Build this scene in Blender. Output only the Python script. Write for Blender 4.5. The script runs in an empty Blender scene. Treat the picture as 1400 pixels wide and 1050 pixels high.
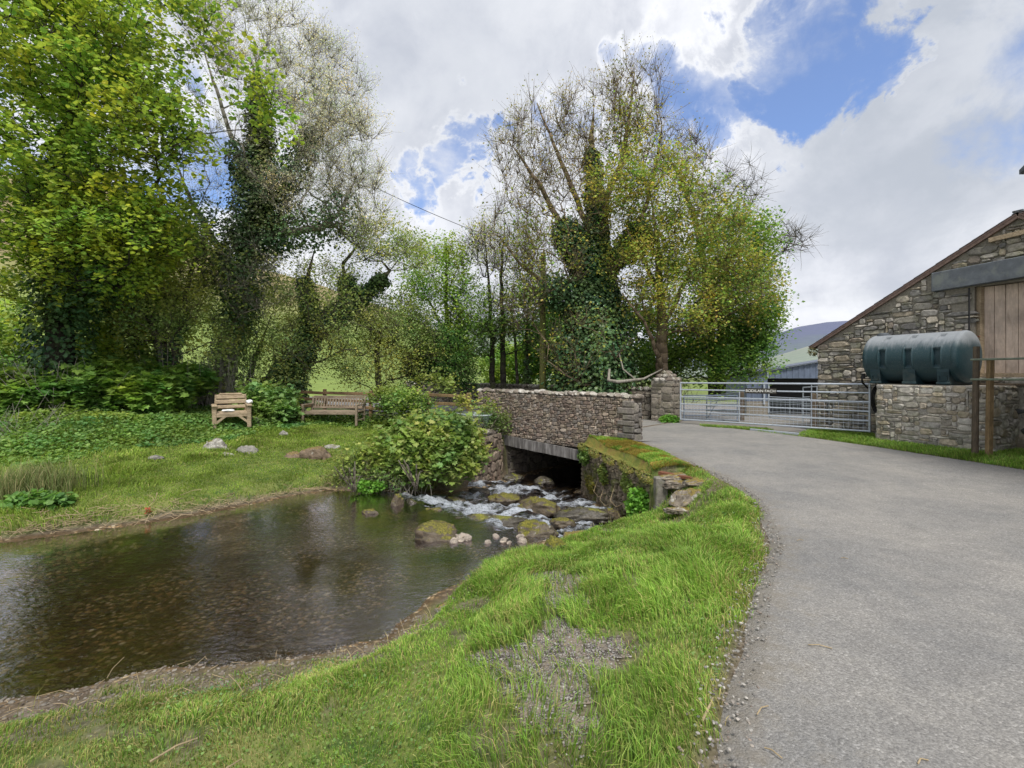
import bpy, math, random
import numpy as np
from math import radians, pi, sin, cos
random.seed(7)
RG = np.random.default_rng(11)
scn = bpy.context.scene
COL = scn.collection
F = 640.0            # focal length in photograph pixels (1400 wide)
CZ = 1.6             # eye height
HZ = 510.0           # horizon row

def at(px, py, z=0.0):
    """ground point seen at a photograph pixel, at height z"""
    Y = F * (CZ - z) / (py - HZ)
    return ((px - 700) * Y / F, Y, z)
def pt(px, py, Y):
    return ((px - 700) * Y / F, Y, CZ - (py - HZ) * Y / F)

# ------------------------------------------------------------------ numpy noise
def _hash(i, j, k, seed):
    n = (i * 374761393 + j * 668265263 + k * 2147483647 + seed * 974634777) & 0xFFFFFFFF
    n = ((n ^ (n >> 13)) * 1274126177) & 0xFFFFFFFF
    n = n ^ (n >> 16)
    return (n & 0xFFFF) / 65535.0
def vnoise(x, y, z=None, seed=0):
    x = np.asarray(x, float); y = np.asarray(y, float)
    z = np.zeros_like(x) if z is None else np.asarray(z, float)
    xi = np.floor(x).astype(np.int64); yi = np.floor(y).astype(np.int64); zi = np.floor(z).astype(np.int64)
    fx = x - xi; fy = y - yi; fz = z - zi
    fx = fx * fx * (3 - 2 * fx); fy = fy * fy * (3 - 2 * fy); fz = fz * fz * (3 - 2 * fz)
    r = 0
    for a in (0, 1):
        wa = fx if a else 1 - fx
        for b in (0, 1):
            wb = fy if b else 1 - fy
            for c in (0, 1):
                wc = fz if c else 1 - fz
                r = r + wa * wb * wc * _hash(xi + a, yi + b, zi + c, seed)
    return r
def fbm(x, y, z=None, oct=4, seed=0):
    r = 0; a = 1.0; t = 0
    for o in range(oct):
        f = 2.03 ** o
        r = r + a * vnoise(np.asarray(x) * f + 13.7 * o, np.asarray(y) * f - 7.1 * o, None if z is None else np.asarray(z) * f, seed + o)
        t += a; a *= 0.5
    return r / t
def ss(a, b, x):
    t = np.clip((np.asarray(x, float) - a) / (b - a), 0, 1)
    return t * t * (3 - 2 * t)

# ------------------------------------------------------------------ mesh builder
class MB:
    def __init__(s): s.V = []; s.F = []; s.C = []; s.n = 0
    def add(s, V, Fs, col=(1, 1, 1)):
        V = np.asarray(V, float).reshape(-1, 3)
        if not isinstance(Fs, (list, tuple)): Fs = [Fs]
        for f in Fs:
            s.F.append(np.asarray(f, np.int64) + s.n)
        c = np.asarray(col, float)
        if c.ndim == 1: c = np.tile(c, (len(V), 1))
        s.C.append(c); s.V.append(V); s.n += len(V)
    def build(s, name, mat, parent=None, smooth=False, origin=None, merge=False):
        V = np.concatenate(s.V); C = np.concatenate(s.C)
        V = V.copy()
        if origin is not None: V -= np.asarray(origin)
        me = bpy.data.meshes.new(name)
        lt = np.concatenate([np.full(len(f), f.shape[1]) for f in s.F])
        lv = np.concatenate([f.ravel() for f in s.F])
        ls = np.concatenate([[0], np.cumsum(lt)[:-1]])
        me.vertices.add(len(V)); me.vertices.foreach_set('co', V.astype(np.float32).ravel())
        me.loops.add(len(lv)); me.loops.foreach_set('vertex_index', lv.astype(np.int32))
        me.polygons.add(len(lt)); me.polygons.foreach_set('loop_start', ls.astype(np.int32))
        me.polygons.foreach_set('loop_total', lt.astype(np.int32))
        me.polygons.foreach_set('use_smooth', np.full(len(lt), smooth))
        at_ = me.color_attributes.new('Col', 'FLOAT_COLOR', 'POINT')
        at_.data.foreach_set('color', np.concatenate([C, np.ones((len(C), 1))], 1).astype(np.float32).ravel())
        me.update(calc_edges=True); me.validate()
        if mat: me.materials.append(mat)
        o = bpy.data.objects.new(name, me); COL.objects.link(o)
        if parent is not None:
            o.parent = parent
            if origin is None:      # coordinates are world ones: undo the parent's own placement
                o.matrix_parent_inverse = world(parent).inverted()
        elif origin is not None: o.location = origin
        return o
from mathutils import Matrix, Vector
def world(o):
    m = Matrix.Translation(o.location) @ o.rotation_euler.to_matrix().to_4x4()
    if o.parent: m = world(o.parent) @ o.matrix_parent_inverse @ m
    return m
def thing(name, label, cat, loc=(0, 0, 0), rz=0, group=None):
    o = bpy.data.objects.new(name, None); COL.objects.link(o)
    o.empty_display_size = .2
    o.location = loc; o.rotation_euler = (0, 0, rz); o['label'] = label; o['category'] = cat
    if group: o['group'] = group
    return o
def tag(o, label, cat, group=None, kind=None):
    o['label'] = label; o['category'] = cat
    if group: o['group'] = group
    if kind: o['kind'] = kind
    return o
def struct(o, label=None, cat=None):
    o['kind'] = 'structure'
    if label: o['label'] = label
    if cat: o['category'] = cat
    return o
def copy_tree(o, parent=None):
    c = o.copy(); COL.objects.link(c)
    if parent: c.parent = parent
    for ch in list(o.children): copy_tree(ch, c)
    return c

BOXF = np.array([[0, 1, 3, 2], [4, 6, 7, 5], [0, 4, 5, 1], [2, 3, 7, 6], [0, 2, 6, 4], [1, 5, 7, 3]])
def box(c, size, rz=0, rx=0, ry=0, jit=0):
    sx, sy, sz = [q / 2 for q in size]
    V = np.array([[i * sx, j * sy, k * sz] for i in (-1, 1) for j in (-1, 1) for k in (-1, 1)], float)
    if jit: V += RG.uniform(-jit, jit, V.shape)
    M = np.array(Matrix.Rotation(rz, 3, 'Z') @ Matrix.Rotation(ry, 3, 'Y') @ Matrix.Rotation(rx, 3, 'X'))
    return V @ M.T + np.asarray(c, float), BOXF
def bbox(c, size, rz=0, rx=0, ry=0, b=.006):
    """box with chamfered edges"""
    s = np.array([q / 2 for q in size]); V = []
    for i in (-1, 1):
        for j in (-1, 1):
            for k in (-1, 1):
                for a in range(3):
                    p = s - b; p = p.copy(); p[a] = s[a]; V.append(p * np.array([i, j, k]))
    V = np.array(V)
    import itertools
    idx = {(i, j, k): n * 3 for n, (i, j, k) in enumerate(itertools.product((0, 1), repeat=3))}
    q = []; t = []
    for a in range(3):
        u, v = [x for x in range(3) if x != a]
        for sgn in (0, 1):
            cs = []
            for (du, dv) in ((0, 0), (1, 0), (1, 1), (0, 1)):
                kk = [0, 0, 0]; kk[a] = sgn; kk[u] = du; kk[v] = dv; cs.append(idx[tuple(kk)] + a)
            q.append(cs)
    for a in range(3):
        u, v = [x for x in range(3) if x != a]
        for du in (0, 1):
            for dv in (0, 1):
                k0 = [0, 0, 0]; k0[u] = du; k0[v] = dv; k1 = list(k0); k1[a] = 1
                q.append([idx[tuple(k0)] + u, idx[tuple(k1)] + u, idx[tuple(k1)] + v, idx[tuple(k0)] + v])
    for k in idx.values(): t.append([k, k + 1, k + 2])
    M = np.array(Matrix.Rotation(rz, 3, 'Z') @ Matrix.Rotation(ry, 3, 'Y') @ Matrix.Rotation(rx, 3, 'X'))
    return V @ M.T + np.asarray(c, float), [np.array(q), np.array(t)]
def beam(p0, p1, w, h, up=(0, 0, 1), b=.005):
    p0 = np.asarray(p0, float); p1 = np.asarray(p1, float); d = p1 - p0; L = np.linalg.norm(d); d /= L
    up = np.asarray(up, float)
    if abs(d @ up) > .95: up = np.array([0, 1, 0.])
    s = np.cross(up, d); s /= np.linalg.norm(s); u = np.cross(d, s)
    V, Fs = bbox((0, 0, 0), (L, w, h), b=b)
    return (p0 + p1) / 2 + V[:, :1] * d + V[:, 1:2] * s + V[:, 2:3] * u, Fs
def frames(D):
    D = D / np.maximum(np.linalg.norm(D, axis=-1, keepdims=True), 1e-9)
    ref = np.array([0.31, 0.93, 0.19]); ref /= np.linalg.norm(ref)
    A = np.cross(D, ref); A /= np.maximum(np.linalg.norm(A, axis=-1, keepdims=True), 1e-6)
    B = np.cross(D, A)
    return A, B
def tubes(P, R, S=4, D=None):
    """P (B,n,3), R (B,n): batch of tubes"""
    P = np.asarray(P, float); R = np.asarray(R, float)
    if P.ndim == 2: P = P[None]; R = R[None] if R.ndim == 1 else np.full((1, P.shape[1]), float(R))
    Bn, n, _ = P.shape
    if D is None:
        D = np.empty_like(P); D[:, 1:-1] = P[:, 2:] - P[:, :-2]; D[:, 0] = P[:, 1] - P[:, 0]; D[:, -1] = P[:, -1] - P[:, -2]
    A, B = frames(D)
    th = np.arange(S) * 2 * pi / S
    V = P[:, :, None] + R[:, :, None, None] * (np.cos(th)[None, None, :, None] * A[:, :, None] + np.sin(th)[None, None, :, None] * B[:, :, None])
    base = (np.arange(Bn) * n * S)[:, None, None] + (np.arange(n - 1) * S)[None, :, None]
    j = np.arange(S)[None, None]; jn = (j + 1) % S
    Fq = np.stack([base + j, base + jn, base + S + jn, base + S + j], -1).reshape(-1, 4)
    c0 = (np.arange(Bn) * n * S)[:, None] + np.arange(S)[None, ::-1]
    c1 = (np.arange(Bn) * n * S)[:, None] + (n - 1) * S + np.arange(S)[None]
    return V.reshape(-1, 3), [Fq, np.concatenate([c0, c1])]
def tube(p, r, S=8):
    p = np.asarray(p, float)
    r = np.full(len(p), r) if np.isscalar(r) else np.asarray(r, float)
    return tubes(p[None], r[None], S)
def icos(sub):
    import bmesh
    bm = bmesh.new(); bmesh.ops.create_icosphere(bm, subdivisions=sub, radius=1)
    V = np.array([v.co[:] for v in bm.verts]); Fc = np.array([[v.index for v in f.verts] for f in bm.faces]); bm.free()
    return V, Fc
ICO = {k: icos(k) for k in (1, 2, 3, 4)}
def rock_shape(size, seed, sub=3, rough=.28, flat=.15):
    V, Fc = ICO[sub]; V = V.copy()
    n = fbm(V[:, 0] * 1.3 + seed * 3.1, V[:, 1] * 1.3 + seed, V[:, 2] * 1.3, 4, seed)
    rr = 1 + (n - .5) * 2 * rough
    V = V * rr[:, None]
    # facets: clip by a few random planes
    r2 = np.random.default_rng(seed + 100)
    for _ in range(10):
        d = r2.normal(size=3); d /= np.linalg.norm(d); h = r2.uniform(.55, .88)
        t = V @ d; ex = np.maximum(t - h, 0); V -= ex[:, None] * d * .85
    if rough > .2:
        q = np.abs(fbm(V[:, 0] * 2.6 + seed, V[:, 1] * 2.6, V[:, 2] * 3.4, 4, seed + 9) - .5)
        V *= (1 - .55 * np.maximum(.10 - q, 0) / .10 * .35)[:, None]
        V *= (1 + .22 * (fbm(V[:, 0] * 5, V[:, 1] * 5 + seed, V[:, 2] * 7, 3, seed + 4) - .5))[:, None]
    V[:, 2] = np.where(V[:, 2] < -flat * 3, -flat * 3 + (V[:, 2] + flat * 3) * .3, V[:, 2])
    return V * (np.asarray(size) / 2), Fc

# ------------------------------------------------------------------ materials
class NT:
    def __init__(s, name, disp=False):
        s.m = bpy.data.materials.new(name); s.m.use_nodes = True; s.t = s.m.node_tree; s.t.nodes.clear()
        s.out = s.n('ShaderNodeOutputMaterial')
    def n(s, typ, **k):
        nd = s.t.nodes.new(typ)
        for a, b in k.items(): setattr(nd, a, b)
        return nd
    def l(s, a, b): s.t.links.new(a, b)
    def put(s, sock, v):
        if isinstance(v, bpy.types.NodeSocket): s.l(v, sock)
        elif isinstance(v, (tuple, list)):
            sock.default_value = tuple(v) + ((1,) if len(v) == 3 and len(sock.default_value) == 4 else ())
        else: sock.default_value = v
    def coord(s, kind='Object'): return s.n('ShaderNodeTexCoord').outputs[kind]
    def geo(s, o='Position'): return s.n('ShaderNodeNewGeometry').outputs[o]
    def map(s, v, scale=(1, 1, 1), rot=(0, 0, 0)):
        m = s.n('ShaderNodeMapping'); s.l(v, m.inputs[0]); m.inputs['Scale'].default_value = scale; m.inputs['Rotation'].default_value = rot
        return m.outputs[0]
    def noise(s, v, scale=5, detail=4, rough=.55, dist=0, out=0):
        m = s.n('ShaderNodeTexNoise'); s.l(v, m.inputs['Vector']); m.inputs['Scale'].default_value = scale
        m.inputs['Detail'].default_value = detail; m.inputs['Roughness'].default_value = rough; m.inputs['Distortion'].default_value = dist
        return m.outputs[out]
    def vor(s, v, scale=5, feature='F1', out='Distance', rand=1):
        m = s.n('ShaderNodeTexVoronoi', feature=feature); s.l(v, m.inputs['Vector']); m.inputs['Scale'].default_value = scale
        m.inputs['Randomness'].default_value = rand
        return m.outputs[out]
    def attr(s, name='Col', out='Color'):
        m = s.n('ShaderNodeAttribute', attribute_name=name); return m.outputs[out]
    def math(s, op, a, b=0, c=0, clamp=False):
        m = s.n('ShaderNodeMath', operation=op, use_clamp=clamp)
        s.put(m.inputs[0], a); s.put(m.inputs[1], b)
        if len(m.inputs) > 2: s.put(m.inputs[2], c)
        return m.outputs[0]
    def vm(s, op, a, b=(0, 0, 0), out=0):
        m = s.n('ShaderNodeVectorMath', operation=op); s.put(m.inputs[0], a); s.put(m.inputs[1], b); return m.outputs[out]
    def rng(s, v, a, b, c=0, d=1, smooth=True):
        m = s.n('ShaderNodeMapRange', interpolation_type='SMOOTHSTEP' if smooth else 'LINEAR')
        s.put(m.inputs[0], v)
        for i, q in enumerate((a, b, c, d)): s.put(m.inputs[i + 1], q)
        return m.outputs[0]
    def mix(s, f, a, b, mode='MIX'):
        m = s.n('ShaderNodeMix', data_type='RGBA', blend_type=mode)
        s.put(m.inputs[0], f); s.put(m.inputs[6], a); s.put(m.inputs[7], b); return m.outputs[2]
    def ramp(s, v, stops, mode='LINEAR'):
        m = s.n('ShaderNodeValToRGB'); m.color_ramp.interpolation = mode; s.l(v, m.inputs[0]); e = m.color_ramp.elements
        while len(e) < len(stops): e.new(.5)
        for q, (p, c) in zip(e, stops): q.position = p; q.color = tuple(c) + (1,)
        return m.outputs[0]
    def bump(s, h, strength=.4, dist=.02, normal=None):
        m = s.n('ShaderNodeBump'); s.put(m.inputs['Strength'], strength); m.inputs['Distance'].default_value = dist; s.l(h, m.inputs['Height'])
        if normal: s.l(normal, m.inputs['Normal'])
        return m.outputs[0]
    def bsdf(s, color, rough=.8, normal=None, metal=0, spec=.4):
        b = s.n('ShaderNodeBsdfPrincipled'); s.put(b.inputs['Base Color'], color); s.put(b.inputs['Roughness'], rough)
        s.put(b.inputs['Metallic'], metal); s.put(b.inputs['Specular IOR Level'], spec)
        if normal: s.l(normal, b.inputs['Normal'])
        return b.outputs[0]
    def done(s, sh): s.l(sh, s.out.inputs[0]); return s.m
    def sep(s, v):
        m = s.n('ShaderNodeSeparateXYZ'); s.l(v, m.inputs[0]); return m.outputs

def stone_mat(name, lichen=(.62, .62, .58), lamt=.58, moss=None, bump=.5, scale=14, rough=.85, zmoss=None):
    k = NT(name); p = k.geo()
    c = k.attr()
    n1 = k.noise(p, scale, 6, .65); n2 = k.noise(p, 60, 4, .7); n3 = k.noise(p, 4, 5, .6)
    c = k.mix(1, c, k.ramp(n1, [(.25, (.45, .43, .42)), (.6, (1.05, 1.03, 1)), (.8, (1.35, 1.3, 1.22))]), 'MULTIPLY')
    c = k.mix(.5, c, k.ramp(n2, [(.3, (.5, .5, .5)), (.7, (1.3, 1.3, 1.3))]), 'MULTIPLY')
    lf = k.rng(k.noise(p, 7, 8, .75, .3), lamt, lamt + .09)
    c = k.mix(k.math('MULTIPLY', lf, .75), c, lichen)
    if moss:
        mf = k.rng(n3, .5, .62); c = k.mix(k.math('MULTIPLY', mf, moss), c, k.mix(n2, (.05, .07, .015), (.16, .17, .03)))
    h = k.math('ADD', k.math('MULTIPLY', n1, .7), k.math('MULTIPLY', n2, .3))
    return k.done(k.bsdf(c, rough, k.bump(h, bump, .03)))
def rock_mat(name, base=(.2, .19, .17), moss=.5, mosscol=((.07, .09, .015), (.22, .2, .03)), wet=0, lich=.6):
    k = NT(name); p = k.geo(); nz = k.sep(k.geo('Normal'))[2]
    n1 = k.noise(p, 9, 8, .65); n2 = k.noise(p, 45, 4, .7); n3 = k.noise(p, 3.1, 5, .6, .5)
    c = k.mix(1, base, k.ramp(n1, [(.25, (.4, .38, .36)), (.5, (.95, .93, .9)), (.75, (1.5, 1.42, 1.3))]), 'MULTIPLY')
    c = k.mix(.6, c, k.ramp(n2, [(.3, (.5, .5, .5)), (.7, (1.35, 1.35, 1.35))]), 'MULTIPLY')
    c = k.mix(k.math('MULTIPLY', k.rng(k.noise(p, 11, 6, .7), lich, lich + .08), .6), c, (.55, .55, .5))
    mf = k.rng(k.math('ADD', k.math('ADD', k.math('MULTIPLY', nz, .38), k.math('MULTIPLY', n3, .9)), k.math('MULTIPLY', n2, .15)), 1.12 - moss * .62, 1.24 - moss * .62)
    c = k.mix(mf, c, k.mix(k.rng(n2, .35, .65), mosscol[0], mosscol[1]))
    h = k.math('ADD', k.math('ADD', k.math('MULTIPLY', n1, .8), k.math('MULTIPLY', n2, .25)), k.math('MULTIPLY', mf, .25))
    r = k.math('ADD', k.math('MULTIPLY', mf, .3), .75 - .5 * wet, clamp=True)
    return k.done(k.bsdf(c, r, k.bump(h, .7, .04)))
def leaf_mat(name, trans=.42, rough=.5, tint=(1, 1, 1)):
    k = NT(name); c = k.attr()
    c = k.mix(1, c, tint, 'MULTIPLY')
    b = k.bsdf(c, rough, spec=.25)
    t = k.n('ShaderNodeBsdfTranslucent'); k.l(k.mix(1, c, (1.2, 1.25, .75), 'MULTIPLY'), t.inputs[0])
    m = k.n('ShaderNodeMixShader'); m.inputs[0].default_value = trans; k.l(b, m.inputs[1]); k.l(t.outputs[0], m.inputs[2])
    return k.done(m.outputs[0])
def bark_mat(name, c0=(.06, .05, .04), c1=(.17, .15, .12), green=.3):
    k = NT(name); p = k.map(k.geo(), (1, 1, .25)); q = k.geo()
    n = k.noise(p, 18, 6, .7, .6); g = k.noise(q, 1.6, 4, .6)
    c = k.ramp(n, [(.3, c0), (.7, c1)])
    c = k.mix(k.math('MULTIPLY', k.rng(g, .45, .65), green), c, (.10, .12, .03))
    return k.done(k.bsdf(c, .9, k.bump(n, .8, .03)))
def wood_mat(name, c0, c1, stretch=(1, 1, 1), scale=6, rough=.8):
    k = NT(name); p = k.map(k.coord(), stretch); q = k.geo()
    n = k.noise(p, scale, 6, .7, .8); g = k.noise(q, 3, 5, .6)
    c = k.ramp(n, [(.3, c0), (.68, c1)])
    c = k.mix(.6, c, k.ramp(g, [(.3, (.5, .5, .48)), (.7, (1.25, 1.22, 1.15))]), 'MULTIPLY')
    return k.done(k.bsdf(c, rough, k.bump(n, .5, .008)))
def plain(name, c, rough=.6, metal=0, var=.35, scale=8, bump=.1, dirt=None):
    k = NT(name); p = k.geo(); n = k.noise(p, scale, 6, .65)
    col = k.mix(1, c, k.ramp(n, [(.25, (1 - var,) * 3), (.75, (1 + var,) * 3)]), 'MULTIPLY')
    if dirt: col = k.mix(k.math('MULTIPLY', k.rng(k.noise(p, 3, 6, .7), .48, .68), .7), col, dirt)
    return k.done(k.bsdf(col, rough, k.bump(n, bump, .01), metal))

M = {}
M['leaf'] = leaf_mat('leaf_green'); M['ivy'] = leaf_mat('ivy_leaf', .12, .35)
M['grass'] = leaf_mat('grass_blade', .3, .5)
M['bark'] = bark_mat('bark'); M['bark_dark'] = bark_mat('bark_dark', (.02, .018, .015), (.07, .06, .05), .4)
M['bark_pale'] = bark_mat('bark_pale', (.15, .135, .115), (.38, .355, .31), .12)
M['bark_orange'] = bark_mat('bark_orange', (.10, .075, .055), (.28, .21, .14), .25)
M['barn_stone'] = stone_mat('barn_stone', (.5, .5, .44), .60, .25)
M['bridge_stone'] = stone_mat('bridge_stone', (.5, .47, .42), .64, .15, scale=16)
M['coping'] = stone_mat('coping_stone', (.6, .59, .55), .52, .2)
M['wing'] = stone_mat('wing_wall_stone', (.45, .45, .38), .64, .8)
M['mortar'] = plain('mortar', (.23, .21, .175), .95, 0, .4, 18, .5)
M['mortar_dark'] = plain('mortar_dark', (.14, .12, .098), .95, 0, .5, 18, .5)
M['galv'] = plain('galvanised_steel', (.50, .55, .62), .42, .45, .2, 20, .05)
M['galv_dull'] = plain('dull_galvanised_steel', (.22, .27, .36), .55, .3, .3, 12, .05)
M['rust'] = plain('rusty_iron', (.16, .065, .035), .85, .1, .5, 30, .3)
M['slate'] = plain('slate', (.115, .13, .15), .6, 0, .35, 7, .25, (.2, .22, .2))
M['wood_pale'] = wood_mat('weathered_pale_wood', (.22, .16, .10), (.52, .42, .30), (1, 6, 6))
M['wood_grey'] = wood_mat('weathered_grey_wood', (.13, .10, .075), (.36, .29, .22), (1, 6, 6))
M['wood_fence'] = wood_mat('fence_wood', (.12, .075, .04), (.33, .21, .12), (1, 5, 5))
M['wood_post'] = wood_mat('post_wood', (.05, .04, .03), (.17, .13, .09), (6, 6, 1))
M['wood_brown'] = wood_mat('brown_post_wood', (.12, .08, .04), (.30, .21, .11), (6, 6, 1))
M['door'] = wood_mat('door_planks', (.44, .34, .28), (.68, .56, .48), (5, 5, .7), 5)
M['black'] = plain('black_rubber_and_shade', (.015, .015, .017), .6)
M['white'] = plain('white_cloth', (.7, .7, .72), .8)

# ------------------------------------------------------------------ terrain
def sdf(poly, x, y):
    P = np.asarray(poly, float); x = np.asarray(x, float); y = np.asarray(y, float)
    d = np.full(x.shape, 1e18); ins = np.zeros(x.shape, bool)
    for i in range(len(P)):
        ax, ay = P[i]; bx, by = P[(i + 1) % len(P)]
        ex, ey = bx - ax, by - ay
        wx, wy = x - ax, y - ay
        t = np.clip((wx * ex + wy * ey) / (ex * ex + ey * ey + 1e-12), 0, 1)
        d = np.minimum(d, (wx - t * ex) ** 2 + (wy - t * ey) ** 2)
        c = ((ay > y) != (by > y))
        xs = ax + (y - ay) / (by - ay + 1e-12) * ex
        ins ^= c & (x < xs)
    d = np.sqrt(d)
    return np.where(ins, -d, d)
NEAR = [(-40, -3), (-14, 1.3), (-9, 2.1), (-5.5, 2.75), (-3.46, 3.17), (-2.74, 3.5), (-1.72, 3.68), (-1.0, 3.95), (-.82, 4.4), (-.62, 4.85), (-.25, 5.4), (.4, 6.1), (.85, 6.8), (1.3, 7.2), (1.85, 7.55), (2.25, 7.8), (2.32, 8.3), (2.25, 9.2), (1.72, 11.86), (5.7, 15.84), (9, 19)]
FAR = [(7, 21), (3.8, 17.65), (-.15, 13.7), (-.95, 11.7), (-1.5, 10.4), (-2.1, 9.7), (-2.84, 9.15), (-3.64, 9.3), (-4.16, 8.87), (-4.73, 8.18), (-5.31, 7.55), (-5.97, 7.08), (-6.54, 6.75), (-7.06, 6.46), (-9, 5.9), (-14, 5.2), (-40, 2)]
STREAM = NEAR + FAR
ROAD_L = [(.2, -8), (.45, -2), (.6, .5), (.8, 1.9), (1.04, 2.33), (1.34, 2.77), (1.82, 3.53), (2.3, 4.2), (2.62, 4.88), (3.0, 5.6), (3.2, 6.5), (3.2, 7.4), (3.1, 8.3), (3.05, 9.6), (2.95, 10.85), (-1.0, 14.75), (-8, 21.7), (-20, 34)]
ROAD_R = [(-16, 38), (-4.5, 24.8), (4.6, 15.9), (5.4, 15.0), (6.2, 13.6), (7.2, 11.75), (7.7, 10.3), (8.2, 8.4), (8.5, 7.0), (8.8, 3), (9, -8)]
ROAD = ROAD_L + ROAD_R
YARD = [(5.45, 15.1), (6.25, 13.75), (7.25, 11.9), (8.55, 13.0), (13, 19), (26, 22), (26, 34), (12, 34), (8, 24), (5.6, 17)]
PATH = [(.26, 4.35), (.42, 4.35), (.56, 3.9), (.48, 3.45), (.44, 3.05), (.64, 2.82), (.60, 2.70), (.38, 2.62), (.24, 2.3), (.19, 1.95), (.08, 1.95), (.02, 2.3), (-.10, 2.6), (-.30, 2.82), (-.26, 3.02), (.05, 3.12), (.27, 3.3), (.36, 3.65), (.30, 4.0)]
WN = np.array([.69, .72])
def water_s(x, y): return (x + 1.2) * WN[0] + (y - 7.7) * WN[1]
def water_z(x, y):
    s = water_s(x, y)
    z = -.7 - .28 * ss(.1, 1.3, s) - .17 * ss(1.5, 2.4, s) - .27 * ss(2.7, 4.9, s)
    return z
CXL = [-40, -14, -7, -3, -1.2, -.3, .8, 4.4, 10, 40]; CYL = [0, 3.4, 4.9, 6.5, 7.7, 10, 12.8, 16.4, 22, 60]
def ground(x, y, fine=True):
    x = np.asarray(x, float); y = np.asarray(y, float)
    ds = sdf(STREAM, x, y); dr = sdf(ROAD, x, y); wz = water_z(x, y)
    far = y > np.interp(x, CXL, CYL)
    nz = (fbm(x * 1.1, y * 1.1, None, 3, 3) - .5)
    yy = ss(4.4, 6.6, y); Gn = .03 - (.40 + .22 * yy) * ss(0, 1, dr / (2.7 - 1.65 * yy)) + .05 * nz
    wall_r = (~far) & (x > 1.4) & (y > 7.9)
    Gn = np.where(wall_r, .03 - .26 * ss(.3, 1.6, dr), Gn)
    rise = np.where((x > -3.2) & (y > 9.4), 1.6, 6.5)
    Gf = -.60 + .60 * ss(-.3, 1, ds / rise) + .06 * nz + .45 * ss(-7, -12, x) * ss(9, 13, y)
    G = np.where(far, Gf, Gn)
    w = np.where(far, .35, 1.15 - .75 * ss(-1.6, -.2, x)); w = np.where(wall_r, .12, w)
    w = np.where(far & (y > 11.3), .12, w)
    e0 = wz + .015
    zo = e0 + (G - e0) * ss(0, 1, ds / w)
    depth = .20 * (1 - ss(0, 3, water_s(x, y))) + .14
    zi = wz + .015 - depth * ss(0, 1.1, -ds) + .05 * (fbm(x * 2.5, y * 2.5, None, 3, 9) - .5)
    z = np.where(ds > 0, zo, zi)
    inroad = (dr < 0) & (ds > .25)
    z = np.where(inroad, -.03, z)
    z = np.where((dr >= 0) & (dr < .25) & (ds > .1), z * ss(0, .25, dr) + (-.03) * (1 - ss(0, .25, dr)), z)
    dy = sdf(YARD, x, y)
    z = np.where((dy < .3) & (dr > 0), -.02 - .6 * ss(15, 22, y), z)
    z = np.where((x > 5) & (y > 15) & (dy >= .3), -.6 * ss(15, 22, y), z)
    z = np.where((x > 7.3) & (y < 12.5) & (dr > 0) & (dy > 0), .02 + .02 * nz + .04 * ss(0, .5, dr), z)
    r = np.hypot(x, y)
    z = z + ss(30, 80, r) * (fbm(x * .02, y * .02, None, 3, 5) - .5) * 2
    if fine: z = z + .012 * (fbm(x * 7, y * 7, None, 2, 4) - .5) * (ds > 0) * (dr > .1)
    return z
def gz(x, y): return float(ground(np.array([x]), np.array([y]))[0])

def axis(lo, hi, step, far):
    a = list(np.arange(lo, hi + 1e-6, step)); s = step; p = hi; up = []
    while p < far: s *= 1.35; p += s; up.append(p)
    s = step; p = lo; dn = []
    while p > -far: s *= 1.35; p -= s; dn.append(p)
    return np.array(dn[::-1] + a + up)
gx = axis(-14, 10, .09, 1800); gy = axis(1.2, 20, .09, 1800)
GX, GY = np.meshgrid(gx, gy, indexing='ij')
GZ = ground(GX.ravel(), GY.ravel()).reshape(GX.shape)
nx, ny = GX.shape
ids = np.arange(nx * ny).reshape(nx, ny)
QF = np.stack([ids[:-1, :-1], ids[1:, :-1], ids[1:, 1:], ids[:-1, 1:]], -1).reshape(-1, 4)
TV = np.stack([GX, GY, GZ], -1).reshape(-1, 3)
DS = sdf(STREAM, TV[:, 0], TV[:, 1]); DR = sdf(ROAD, TV[:, 0], TV[:, 1]); DY = sdf(YARD, TV[:, 0], TV[:, 1]); DP = sdf(PATH, TV[:, 0], TV[:, 1])
def bare_mask(x, y, ds, dr):
    """1 where the ground is bare mud or grit rather than turf"""
    n = fbm(x * 2.2, y * 2.2, None, 3, 21)
    far = y > np.interp(x, CXL, CYL)
    b = np.where(far, 1 - ss(.0, .22, ds + (n - .5) * .3), 1 - ss(.0, .55, ds + (n - .5) * 1.8 + (fbm(x * 6, y * 6, None, 2, 24) - .5) * .5) * 1.0)
    b = np.where((~far) & (x > -.7), 1 - ss(.0, .12, ds), b)
    b = np.maximum(b, 1 - ss(-.02, .10, dr + (n - .5) * .16))
    b = np.maximum(b, (1 - ss(-.12, .10, sdf(PATH, x, y) + (n - .5) * .7 + (fbm(x * 7, y * 7, None, 2, 23) - .5) * .5)) * .90)
    b = np.maximum(b, ss(.60, .7, n) * (~far) * (x < 0) * .8); b = np.maximum(b, ss(.64, .72, fbm(x * 3.1, y * 3.1, None, 3, 27)) * (~far) * .75)
    return b
bare = bare_mask(TV[:, 0], TV[:, 1], DS, DR)
tc = np.stack([ss(.03, -.12, DS) * 1.0, bare, ((DY < .1) & (DS > 0)) * 1.0], -1)
mb = MB(); mb.add(TV, QF, tc)
k = NT('ground'); p = k.geo(); a = k.sep(k.attr())
n1 = k.noise(p, 1.4, 5, .6); n2 = k.noise(p, 30, 5, .7); n3 = k.noise(p, 7, 5, .65); n4 = k.noise(p, .05, 6, .6)
turf = k.mix(k.rng(n3, .35, .65), (.055, .10, .02), (.15, .185, .045)); turf = k.mix(.7, turf, k.ramp(n2, [(.3, (.45, .5, .4)), (.7, (1.35, 1.35, 1.2))]), 'MULTIPLY')
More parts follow.
